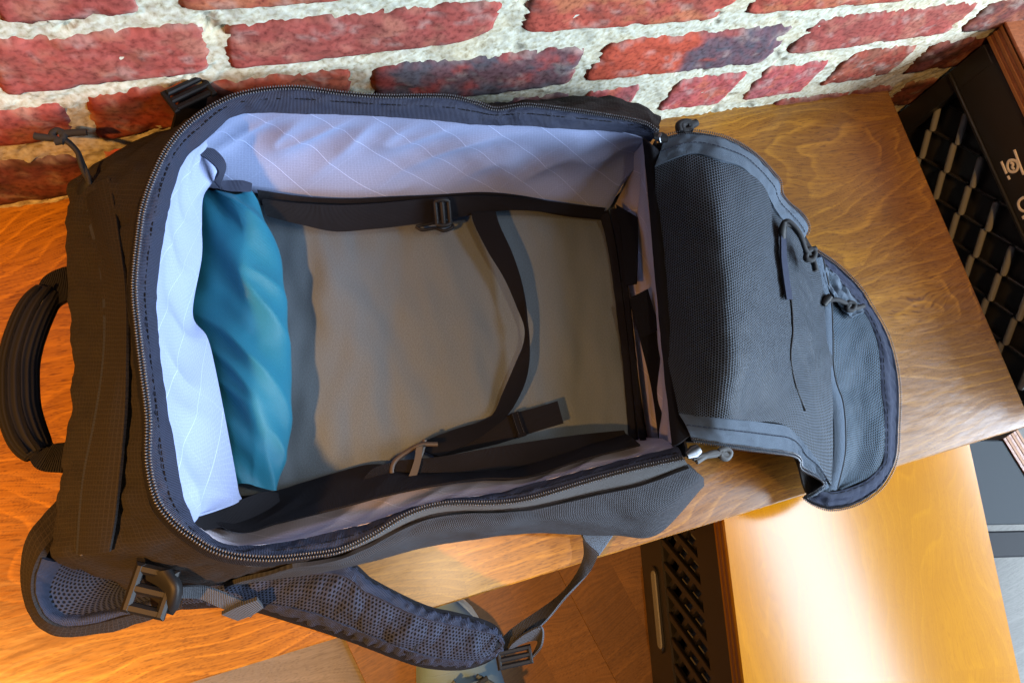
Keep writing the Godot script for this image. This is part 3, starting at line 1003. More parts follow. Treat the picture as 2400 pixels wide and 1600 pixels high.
func midway(a: Array, b: Array, t: float, up := 0.0) -> Array:
	var out := []
	for k in a.size():
		out.append(a[k].lerp(b[k], t) + Vector3(0, up, 0))
	return out


func sub(a: Array, from: int, to: int) -> Array:
	return a.slice(from, to + 1)


func plate_mesh(p: Array, h: float) -> Mesh:
	var poly := PackedVector2Array()
	for v in p:
		poly.append(Vector2(v.x, v.z))
	var st := begin()
	prism(st, Transform3D(Basis(), Vector3(0, p[0].y, 0)), poly, h, 0.001)
	return st.commit()


func stitches(called: String, parent: Node, path: Array, pitch: float, mat: Material) -> void:
	var st := begin()
	var n := int(length_of(matched(path, path.size() * 6)) / pitch)
	var p := even(path, n * 3)
	for k in n - 1:
		tube(st, [p[k * 3], p[k * 3 + 1] + Vector3(0, 0.0004, 0), p[k * 3 + 2]], 0.0004, 5, 1.0, 4)
	put(called, st.commit(), mat, parent).set_meta("kind", "stuff")


func build_inside(bag: Node3D, tape: Array) -> void:
	# back panel of grey canvas (the floor of the open bag)
	sheet("back_panel", bag, [
		[Vector3(-0.0395, 0.014, 0.0181), Vector3(0.043, 0.014, 0.0358), Vector3(0.1387, 0.014, 0.0536), Vector3(0.2409, 0.014, 0.0727), Vector3(0.3325, 0.022, 0.0942)],
		[Vector3(-0.0408, 0.013, 0.0879), Vector3(0.0367, 0.018, 0.1045), Vector3(0.1269, 0.013, 0.1192), Vector3(0.2392, 0.013, 0.1402), Vector3(0.317, 0.02, 0.1577)],
		[Vector3(-0.0504, 0.013, 0.1838), Vector3(0.0239, 0.019, 0.2018), Vector3(0.1176, 0.013, 0.2211), Vector3(0.2214, 0.013, 0.2441), Vector3(0.2916, 0.02, 0.2615)],
		[Vector3(-0.0629, 0.014, 0.293), Vector3(0.0086, 0.016, 0.3084), Vector3(0.099, 0.014, 0.3245), Vector3(0.2035, 0.014, 0.3439), Vector3(0.2734, 0.02, 0.3546)]], 110, 60, 0.003, M["canvas"], 0.007, 5.0, 0.4, 21)
	# pale lining: back wall
	sheet("lining", bag, [
		lower([Vector3(0.3287, 0.118, 0.0882), Vector3(0.29, 0.121, 0.0731), Vector3(0.2499, 0.125, 0.0675), Vector3(0.1947, 0.126, 0.0572), Vector3(0.1522, 0.132, 0.0515), Vector3(0.1069, 0.136, 0.0432), Vector3(0.0744, 0.137, 0.0376), Vector3(0.04, 0.138, 0.0328), Vector3(0.0141, 0.138, 0.0286), Vector3(-0.0227, 0.138, 0.0295)], Vector3(0, 0, -0.002)),
		[Vector3(0.3388, 0.08, 0.0873), Vector3(0.3034, 0.075, 0.0879), Vector3(0.2619, 0.075, 0.0771), Vector3(0.2029, 0.078, 0.0633), Vector3(0.1588, 0.08, 0.0536), Vector3(0.1102, 0.082, 0.0433), Vector3(0.0748, 0.084, 0.0372), Vector3(0.0379, 0.085, 0.0304), Vector3(0.01, 0.085, 0.0243), Vector3(-0.0352, 0.09, 0.0226)],
		[Vector3(0.3243, 0.05, 0.0934), Vector3(0.3096, 0.028, 0.1078), Vector3(0.2705, 0.028, 0.0953), Vector3(0.2223, 0.03, 0.0787), Vector3(0.1755, 0.032, 0.0693), Vector3(0.1223, 0.032, 0.0628), Vector3(0.0712, 0.03, 0.0559), Vector3(0.0321, 0.03, 0.0465), Vector3(0.0024, 0.035, 0.0409), Vector3(-0.0477, 0.04, 0.0284)]], 120, 40, 0.0012, M["lining"], 0.0045, 14.0, 1.0, 31)
	# pale lining: left wall
	sheet("lining", bag, [
		[Vector3(-0.0238, 0.136, 0.0432), Vector3(-0.0409, 0.136, 0.0569), Vector3(-0.0521, 0.136, 0.0783), Vector3(-0.061, 0.136, 0.0988), Vector3(-0.0662, 0.136, 0.1145), Vector3(-0.0757, 0.136, 0.1515), Vector3(-0.0794, 0.136, 0.1758), Vector3(-0.0816, 0.136, 0.2043), Vector3(-0.0825, 0.136, 0.2309), Vector3(-0.0825, 0.134, 0.2625), Vector3(-0.0825, 0.132, 0.2865), Vector3(-0.0825, 0.13, 0.3003), Vector3(-0.0797, 0.127, 0.3126)],
		[Vector3(-0.0279, 0.11, 0.0354), Vector3(-0.0388, 0.105, 0.0495), Vector3(-0.0478, 0.1, 0.0673), Vector3(-0.0539, 0.1, 0.0862), Vector3(-0.0576, 0.1, 0.1033), Vector3(-0.0678, 0.1, 0.1395), Vector3(-0.0714, 0.1, 0.1657), Vector3(-0.0717, 0.1, 0.1968), Vector3(-0.0706, 0.1, 0.2259), Vector3(-0.0714, 0.1, 0.2601), Vector3(-0.0696, 0.1, 0.2834), Vector3(-0.0729, 0.1, 0.2946), Vector3(-0.081, 0.115, 0.3081)],
		[Vector3(-0.0346, 0.1, 0.0323), Vector3(-0.0254, 0.085, 0.0404), Vector3(-0.0272, 0.08, 0.047), Vector3(-0.0386, 0.075, 0.0579), Vector3(-0.0445, 0.07, 0.081), Vector3(-0.0487, 0.07, 0.1063), Vector3(-0.0631, 0.066, 0.1492), Vector3(-0.0561, 0.066, 0.1694), Vector3(-0.0543, 0.068, 0.1938), Vector3(-0.0539, 0.068, 0.2453), Vector3(-0.054, 0.07, 0.2882), Vector3(-0.0552, 0.075, 0.2982), Vector3(-0.0821, 0.11, 0.3047)]], 110, 30, 0.0012, M["lining"], 0.003, 13.0, 1.0, 33)
	# lining lightened for bounced light: front wall and right wall
	sheet("lining", bag, [
		sub(tape, 25, 37),
		[Vector3(-0.0765, 0.1, 0.3158), Vector3(-0.0587, 0.09, 0.3276), Vector3(-0.0377, 0.088, 0.3303), Vector3(-0.0142, 0.083, 0.3309), Vector3(0.0113, 0.08, 0.3323), Vector3(0.033, 0.076, 0.3324), Vector3(0.0606, 0.074, 0.3321), Vector3(0.0889, 0.072, 0.3327), Vector3(0.1281, 0.075, 0.3375), Vector3(0.1565, 0.08, 0.3398), Vector3(0.2067, 0.08, 0.338), Vector3(0.2452, 0.08, 0.3387), Vector3(0.2752, 0.085, 0.3379)],
		[Vector3(-0.0787, 0.08, 0.3112), Vector3(-0.0618, 0.07, 0.3239), Vector3(-0.0415, 0.066, 0.3252), Vector3(-0.0164, 0.062, 0.3222), Vector3(0.0092, 0.06, 0.3217), Vector3(0.0361, 0.058, 0.322), Vector3(0.0624, 0.056, 0.3226), Vector3(0.0899, 0.055, 0.3242), Vector3(0.1244, 0.056, 0.3283), Vector3(0.1593, 0.058, 0.3332), Vector3(0.2084, 0.06, 0.3321), Vector3(0.2477, 0.06, 0.3327), Vector3(0.2808, 0.06, 0.3314)],
		[Vector3(-0.083, 0.016, 0.2981), Vector3(-0.0582, 0.016, 0.3047), Vector3(-0.0346, 0.016, 0.3024), Vector3(-0.0107, 0.016, 0.3016), Vector3(0.0141, 0.016, 0.2991), Vector3(0.0424, 0.016, 0.2992), Vector3(0.0676, 0.016, 0.3001), Vector3(0.0969, 0.016, 0.3019), Vector3(0.1338, 0.016, 0.3074), Vector3(0.1754, 0.016, 0.3139), Vector3(0.2188, 0.016, 0.3188), Vector3(0.2604, 0.016, 0.3211), Vector3(0.2857, 0.016, 0.3232)]], 90, 36, 0.0012, M["lining bounce"], 0.002, 12.0, 1.0, 35)
	sheet("lining", bag, [
		[Vector3(0.3208, 0.122, 0.0882), Vector3(0.3213, 0.1, 0.1214), Vector3(0.3161, 0.088, 0.1692), Vector3(0.3051, 0.083, 0.2221), Vector3(0.2922, 0.083, 0.2781), Vector3(0.2709, 0.1, 0.3392)],
		[Vector3(0.336, 0.06, 0.0801), Vector3(0.3344, 0.055, 0.118), Vector3(0.3286, 0.05, 0.1547), Vector3(0.3153, 0.048, 0.2119), Vector3(0.3019, 0.048, 0.2711), Vector3(0.2885, 0.05, 0.3316)],
		[Vector3(0.3254, 0.02, 0.1038), Vector3(0.3215, 0.018, 0.1394), Vector3(0.3159, 0.018, 0.1747), Vector3(0.3066, 0.018, 0.2258), Vector3(0.2969, 0.018, 0.2748), Vector3(0.2882, 0.018, 0.3262)]], 70, 24, 0.0012, M["lining bounce"], 0.004, 14.0, 1.0, 37)
	# black band that hides the foot of the front wall
	sheet("seam_band", bag, [
		lower([Vector3(-0.0775, 0.085, 0.3087), Vector3(-0.0553, 0.075, 0.3234), Vector3(-0.0318, 0.068, 0.3232), Vector3(0.0133, 0.066, 0.3236), Vector3(0.0465, 0.064, 0.3233), Vector3(0.0853, 0.062, 0.3251), Vector3(0.1227, 0.063, 0.3296), Vector3(0.158, 0.066, 0.3373), Vector3(0.2048, 0.068, 0.3352), Vector3(0.2546, 0.07, 0.3359)], Vector3(0, 0.004, -0.004)),
		lower([Vector3(-0.0749, 0.075, 0.3012), Vector3(-0.0461, 0.055, 0.3122), Vector3(-0.0148, 0.05, 0.312), Vector3(0.0164, 0.046, 0.3097), Vector3(0.0496, 0.044, 0.3078), Vector3(0.0833, 0.042, 0.3144), Vector3(0.1209, 0.044, 0.3224), Vector3(0.1595, 0.046, 0.3296), Vector3(0.2093, 0.05, 0.3273), Vector3(0.2568, 0.052, 0.3273)], Vector3(0, 0.004, -0.004)),
		lower([Vector3(-0.07, 0.06, 0.295), Vector3(-0.0357, 0.03, 0.2964), Vector3(-0.0091, 0.022, 0.2945), Vector3(0.0224, 0.02, 0.2927), Vector3(0.0471, 0.02, 0.2936), Vector3(0.081, 0.02, 0.3043), Vector3(0.1234, 0.02, 0.3147), Vector3(0.1646, 0.02, 0.3202), Vector3(0.2175, 0.02, 0.3191), Vector3(0.2639, 0.02, 0.3186)], Vector3(0, 0.004, -0.004))], 90, 12, 0.0016, M["tape dark"], 0.001, 20.0, 1.0, 38)
	sheet("seam_band", bag, [
		[Vector3(0.0028, 0.045, 0.0436), Vector3(0.0403, 0.04, 0.0538), Vector3(0.0763, 0.038, 0.0604), Vector3(0.1139, 0.038, 0.0649), Vector3(0.1525, 0.038, 0.0695), Vector3(0.1968, 0.037, 0.0736), Vector3(0.2327, 0.036, 0.0826), Vector3(0.2726, 0.034, 0.0972), Vector3(0.3128, 0.034, 0.1122)],
		[Vector3(0.0027, 0.036, 0.053), Vector3(0.0384, 0.03, 0.061), Vector3(0.0748, 0.028, 0.0679), Vector3(0.1133, 0.026, 0.0709), Vector3(0.1527, 0.026, 0.0749), Vector3(0.1973, 0.025, 0.0801), Vector3(0.2337, 0.024, 0.0893), Vector3(0.2735, 0.024, 0.1043), Vector3(0.311, 0.024, 0.1149)]], 80, 6, 0.0014, M["tape dark"])
	# teal fabric sleeve bulging over the left end of the back panel
	var teal := sheet("teal_sleeve", bag, [
		[Vector3(-0.0416, 0.055, 0.0373), Vector3(-0.0524, 0.055, 0.0726), Vector3(-0.0637, 0.05, 0.1065), Vector3(-0.0741, 0.05, 0.1415), Vector3(-0.0736, 0.05, 0.1776), Vector3(-0.073, 0.05, 0.2128), Vector3(-0.0695, 0.05, 0.2478), Vector3(-0.067, 0.055, 0.2824)],
		[Vector3(-0.0306, 0.06, 0.0468), Vector3(-0.0325, 0.064, 0.0803), Vector3(-0.0383, 0.062, 0.1124), Vector3(-0.0455, 0.06, 0.1435), Vector3(-0.0466, 0.064, 0.1804), Vector3(-0.0493, 0.065, 0.2148), Vector3(-0.0498, 0.063, 0.2514), Vector3(-0.0514, 0.058, 0.2834)],
		[Vector3(-0.0159, 0.062, 0.051), Vector3(-0.0129, 0.07, 0.0865), Vector3(-0.0158, 0.066, 0.1183), Vector3(-0.0201, 0.066, 0.1507), Vector3(-0.0248, 0.068, 0.1862), Vector3(-0.0278, 0.07, 0.2208), Vector3(-0.0331, 0.066, 0.256), Vector3(-0.0415, 0.058, 0.2886)],
		[Vector3(-0.0016, 0.052, 0.0482), Vector3(0.0035, 0.055, 0.0785), Vector3(0.0085, 0.05, 0.1085), Vector3(0.006, 0.05, 0.1427), Vector3(0.0012, 0.05, 0.1829), Vector3(-0.0033, 0.05, 0.2147), Vector3(-0.0133, 0.048, 0.2578), Vector3(-0.03, 0.046, 0.293)],
		[Vector3(-0.0047, 0.03, 0.0413), Vector3(-0.0006, 0.018, 0.0645), Vector3(0.0033, 0.016, 0.0933), Vector3(0.0007, 0.016, 0.1293), Vector3(-0.0039, 0.016, 0.1718), Vector3(-0.0083, 0.016, 0.2053), Vector3(-0.0189, 0.016, 0.2475), Vector3(-0.0338, 0.02, 0.2858)]], 110, 50, 0.0014, M["teal"], 0.0045, 17.0, 1.0, 45)
	sheet("sleeve_tape", teal, [
		[Vector3(-0.0343, 0.112, 0.042), Vector3(-0.0276, 0.108, 0.0466), Vector3(-0.0227, 0.1, 0.0518), Vector3(-0.0273, 0.085, 0.0516), Vector3(-0.0186, 0.076, 0.0478), Vector3(-0.0073, 0.072, 0.0474), Vector3(-0.0005, 0.066, 0.0477)],
		[Vector3(-0.0286, 0.112, 0.0376), Vector3(-0.0213, 0.108, 0.039), Vector3(-0.0166, 0.098, 0.0464), Vector3(-0.0242, 0.08, 0.0544), Vector3(-0.0203, 0.073, 0.0552), Vector3(-0.0108, 0.069, 0.0555), Vector3(-0.0029, 0.062, 0.0531)]], 50, 5, 0.002, M["tape"])
	sheet("sleeve_tape", teal, [
		[Vector3(-0.084, 0.11, 0.3047), Vector3(-0.0731, 0.085, 0.2993), Vector3(-0.0551, 0.074, 0.2969), Vector3(-0.0389, 0.062, 0.2936), Vector3(-0.0283, 0.055, 0.2956)],
		[Vector3(-0.0827, 0.11, 0.3137), Vector3(-0.0697, 0.085, 0.313), Vector3(-0.0536, 0.07, 0.3112), Vector3(-0.0387, 0.058, 0.3069), Vector3(-0.0288, 0.05, 0.3017)]], 40, 5, 0.002, M["tape dark"])
	# right end: bindings and webbing hanging over the wall
	sheet("seam_band", bag, [
		[Vector3(0.304, 0.03, 0.1088), Vector3(0.3063, 0.024, 0.1324), Vector3(0.3001, 0.024, 0.174), Vector3(0.2918, 0.024, 0.216), Vector3(0.2837, 0.024, 0.2567), Vector3(0.2726, 0.024, 0.3034), Vector3(0.268, 0.024, 0.3223)],
		[Vector3(0.3128, 0.034, 0.1095), Vector3(0.312, 0.03, 0.1361), Vector3(0.3049, 0.03, 0.1772), Vector3(0.2965, 0.03, 0.2189), Vector3(0.2879, 0.03, 0.2592), Vector3(0.2764, 0.03, 0.3054), Vector3(0.2726, 0.03, 0.3244)]], 60, 5, 0.002, M["tape dark"], 0.001, 60.0)
	sheet("seam_band", bag, [
		[Vector3(0.3135, 0.036, 0.1106), Vector3(0.3105, 0.034, 0.1444), Vector3(0.3046, 0.034, 0.1787), Vector3(0.2958, 0.034, 0.2201), Vector3(0.286, 0.034, 0.264), Vector3(0.277, 0.034, 0.3064), Vector3(0.2735, 0.034, 0.3292)],
		[Vector3(0.3186, 0.042, 0.113), Vector3(0.3126, 0.04, 0.1474), Vector3(0.3059, 0.04, 0.1813), Vector3(0.2975, 0.04, 0.2224), Vector3(0.2877, 0.04, 0.2659), Vector3(0.2786, 0.04, 0.3079), Vector3(0.2748, 0.04, 0.3305)]], 60, 5, 0.002, M["tape dark"], 0.001, 60.0)
	sheet("loop_webbing", bag, [[Vector3(0.3157, 0.046, 0.1104), Vector3(0.3095, 0.05, 0.1425), Vector3(0.2989, 0.05, 0.1903)], [Vector3(0.3275, 0.056, 0.1307), Vector3(0.3174, 0.06, 0.1571), Vector3(0.3033, 0.06, 0.1936)]], 16, 4, 0.002, M["webbing"])
	var side_web := sheet("hanging_webbing", bag, [[Vector3(0.293, 0.058, 0.2051), Vector3(0.2908, 0.06, 0.2235), Vector3(0.2899, 0.06, 0.2436), Vector3(0.2911, 0.05, 0.2852), Vector3(0.2878, 0.04, 0.3298)], [Vector3(0.3092, 0.066, 0.2021), Vector3(0.3077, 0.068, 0.2214), Vector3(0.3063, 0.068, 0.2415), Vector3(0.3022, 0.056, 0.2872), Vector3(0.2899, 0.044, 0.3356)]], 30, 4, 0.0018, M["webbing"])
	sheet("webbing_end", side_web, [[Vector3(0.2917, 0.062, 0.2067), Vector3(0.2884, 0.064, 0.2433)], [Vector3(0.3074, 0.07, 0.2036), Vector3(0.3052, 0.071, 0.2409)]], 6, 4, 0.002, M["webbing"])
	build_inner_straps(bag)


func ladder_buckle(called: String, parent: Node, at: Vector3, along: Vector3, up: Vector3, width: float, length: float, m: Material) -> MeshInstance3D:
	var x := along.normalized()
	var z := x.cross(up).normalized()
	var y := z.cross(x)
	var xf := Transform3D(Basis(x, y, z), at)
	var st := begin()
	var h := width * 0.5
	for s in [-1.0, 1.0]:
		tube(st, [xf * Vector3(-length * 0.5, 0, s * h), xf * Vector3(-length * 0.2, 0.001, s * h * 1.1), xf * Vector3(length * 0.2, 0.001, s * h * 1.1), xf * Vector3(length * 0.5, 0, s * h)], 0.0022, 8)
	for k in [-0.5, 0.0, 0.5]:
		tube(st, [xf * Vector3(length * k, 0, -h), xf * Vector3(length * k, 0.0005, 0), xf * Vector3(length * k, 0, h)], 0.0021 if k != 0.0 else 0.0026, 8)
	return put(called, st.commit(), m, parent)


# a ladder lock: two side rails and three bars; local x across, z along the webbing
func lock_frame(st: SurfaceTool, xf: Transform3D, w: float, l: float, t: float) -> void:
	for s in [-1.0, 1.0]:
		box(st, xf * Transform3D(Basis(), Vector3(s * (w * 0.5 - t * 0.4), 0, 0)), Vector3(t * 0.8, t, l), t * 0.25)
	for k in [-1.0, 0.0, 1.0]:
		box(st, xf * Transform3D(Basis(), Vector3(0, t * 0.04, k * (l * 0.5 - t * 0.45))), Vector3(w - t * 0.6, t * 0.85, t * 0.9), t * 0.25)


func build_inner_straps(bag: Node3D) -> void:
	# upper compression strap lying along the back wall
	var a := sheet("compression_strap", bag, [
		[Vector3(0.0047, 0.044, 0.0516), Vector3(0.0317, 0.046, 0.0612), Vector3(0.0667, 0.047, 0.0696), Vector3(0.1035, 0.047, 0.0737), Vector3(0.1421, 0.046, 0.0754), Vector3(0.1815, 0.045, 0.0788), Vector3(0.2298, 0.042, 0.0874), Vector3(0.3089, 0.036, 0.108)],
		[Vector3(0.006, 0.036, 0.0642), Vector3(0.032, 0.034, 0.0756), Vector3(0.0595, 0.032, 0.0861), Vector3(0.093, 0.032, 0.0895), Vector3(0.1357, 0.032, 0.0914), Vector3(0.1785, 0.032, 0.091), Vector3(0.2261, 0.032, 0.0938), Vector3(0.3045, 0.03, 0.1143)]], 90, 5, 0.0016, M["webbing"], 0.0012, 20.0)
	ladder_buckle("ladder_buckle", a, Vector3(0.1525, 0.046, 0.0908), Vector3(1, 0, 0.06), Vector3(0, 1, 0.6), 0.02, 0.012, M["plastic"])
	cord("ring", a, [[Vector3(0.13, 0.028, 0.092), Vector3(0.1349, 0.028, 0.0963), Vector3(0.1469, 0.028, 0.0967), Vector3(0.1541, 0.028, 0.1005), Vector3(0.163, 0.028, 0.0978), Vector3(0.1581, 0.028, 0.0926), Vector3(0.1422, 0.028, 0.0915), Vector3(0.13, 0.028, 0.092)]], 0.0016, M["plastic"])
	# the loose strap curving across the panel
	var b := sheet("compression_strap", bag, [
		[Vector3(0.1808, 0.036, 0.0907), Vector3(0.1815, 0.034, 0.1034), Vector3(0.1881, 0.03, 0.1291), Vector3(0.1965, 0.028, 0.156), Vector3(0.2007, 0.028, 0.1851), Vector3(0.2018, 0.03, 0.2043), Vector3(0.1964, 0.03, 0.2187), Vector3(0.1861, 0.028, 0.2322), Vector3(0.1675, 0.026, 0.2558), Vector3(0.1539, 0.026, 0.2722), Vector3(0.1389, 0.028, 0.2771), Vector3(0.1189, 0.03, 0.2776), Vector3(0.095, 0.032, 0.2811), Vector3(0.0823, 0.033, 0.2859)],
		[Vector3(0.2032, 0.036, 0.0936), Vector3(0.2038, 0.035, 0.1077), Vector3(0.2082, 0.034, 0.1332), Vector3(0.2095, 0.034, 0.1566), Vector3(0.2074, 0.035, 0.1806), Vector3(0.2033, 0.036, 0.2008), Vector3(0.2009, 0.034, 0.218), Vector3(0.1964, 0.032, 0.2355), Vector3(0.1892, 0.03, 0.251), Vector3(0.1779, 0.028, 0.2653), Vector3(0.1668, 0.028, 0.2752), Vector3(0.1503, 0.028, 0.2836), Vector3(0.1311, 0.03, 0.2907), Vector3(0.0996, 0.033, 0.2975)]], 120, 5, 0.0016, M["webbing"])
	sheet("strap_tail", b, [
		[Vector3(0.2125, 0.027, 0.2743), Vector3(0.1924, 0.025, 0.2751), Vector3(0.1691, 0.024, 0.2757), Vector3(0.1475, 0.024, 0.2795), Vector3(0.1147, 0.027, 0.2855), Vector3(0.0931, 0.03, 0.2881)],
		[Vector3(0.2125, 0.026, 0.2943), Vector3(0.1909, 0.024, 0.295), Vector3(0.17, 0.024, 0.2965), Vector3(0.1504, 0.024, 0.2975), Vector3(0.1193, 0.027, 0.2971), Vector3(0.0964, 0.03, 0.297)]], 40, 5, 0.0022, M["webbing"])
	sheet("strap_fold", b, [[Vector3(0.1684, 0.0275, 0.2755), Vector3(0.1692, 0.0275, 0.2854), Vector3(0.1693, 0.0275, 0.2973)], [Vector3(0.1757, 0.0275, 0.2749), Vector3(0.1764, 0.0275, 0.2851), Vector3(0.177, 0.0275, 0.2969)]], 8, 4, 0.0025, M["webbing"])
	for q in [[Vector3(0.1697, 0.0275, 0.2766), Vector3(0.17, 0.0275, 0.2867), Vector3(0.171, 0.0275, 0.297)], [Vector3(0.1742, 0.0275, 0.2761), Vector3(0.1745, 0.0275, 0.2862), Vector3(0.1755, 0.0275, 0.2965)]]:
		stitches("bar_tack", b, lower(q, Vector3(0, 0.0018, 0)), 0.0024, M["webbing grey"])
	# the lower strap with its plastic buckle
	var c := sheet("compression_strap", bag, [
		[Vector3(0.0623, 0.04, 0.2921), Vector3(0.0773, 0.043, 0.2949), Vector3(0.1013, 0.045, 0.2986), Vector3(0.1471, 0.045, 0.3019), Vector3(0.194, 0.044, 0.3061), Vector3(0.2251, 0.042, 0.3095), Vector3(0.2597, 0.038, 0.314)],
		[Vector3(0.0587, 0.04, 0.2998), Vector3(0.0749, 0.042, 0.3052), Vector3(0.1094, 0.043, 0.3137), Vector3(0.1424, 0.043, 0.3206), Vector3(0.1774, 0.043, 0.322), Vector3(0.2046, 0.043, 0.3243), Vector3(0.2616, 0.036, 0.3321)]], 60, 5, 0.0016, M["webbing"])
	sheet("strap_loop", c, [
		[Vector3(0.0629, 0.04, 0.2937), Vector3(0.053, 0.044, 0.2932), Vector3(0.0419, 0.046, 0.2956), Vector3(0.0335, 0.042, 0.3034), Vector3(0.0297, 0.034, 0.3155)],
		[Vector3(0.0616, 0.038, 0.3002), Vector3(0.0581, 0.04, 0.3024), Vector3(0.0536, 0.04, 0.3066), Vector3(0.052, 0.036, 0.3145), Vector3(0.0515, 0.03, 0.3216)]], 30, 6, 0.0016, M["webbing"])
	var p1 := Vector3(0.088, 0.04, 0.2848)
	var p2 := Vector3(0.0558, 0.04, 0.3194)
	var u := cord("loop_buckle", c, [
		[Vector3(0.099, 0.042, 0.2878), Vector3(0.0852, 0.042, 0.2851), Vector3(0.0719, 0.042, 0.2884), Vector3(0.0617, 0.042, 0.2937), Vector3(0.0579, 0.042, 0.3026), Vector3(0.0597, 0.042, 0.3129), Vector3(0.068, 0.042, 0.3193), Vector3(0.0786, 0.042, 0.3192), Vector3(0.0946, 0.042, 0.3155)],
		[Vector3(0.0899, 0.04, 0.2816), Vector3(0.085, 0.04, 0.2913), Vector3(0.0762, 0.04, 0.3035), Vector3(0.0691, 0.04, 0.3123), Vector3(0.0628, 0.04, 0.324)]], 0.002, M["buckle tan"], 8, 0.7)
	sheet("buckle_bar", u, [[Vector3(0.0808, 0.046, 0.2869), Vector3(0.0765, 0.046, 0.2972), Vector3(0.0652, 0.046, 0.3148), Vector3(0.0601, 0.046, 0.3245)], [Vector3(0.0861, 0.046, 0.2867), Vector3(0.0818, 0.046, 0.2986), Vector3(0.0711, 0.046, 0.3163), Vector3(0.0646, 0.046, 0.323)]], 20, 4, 0.003, M["buckle tan"])


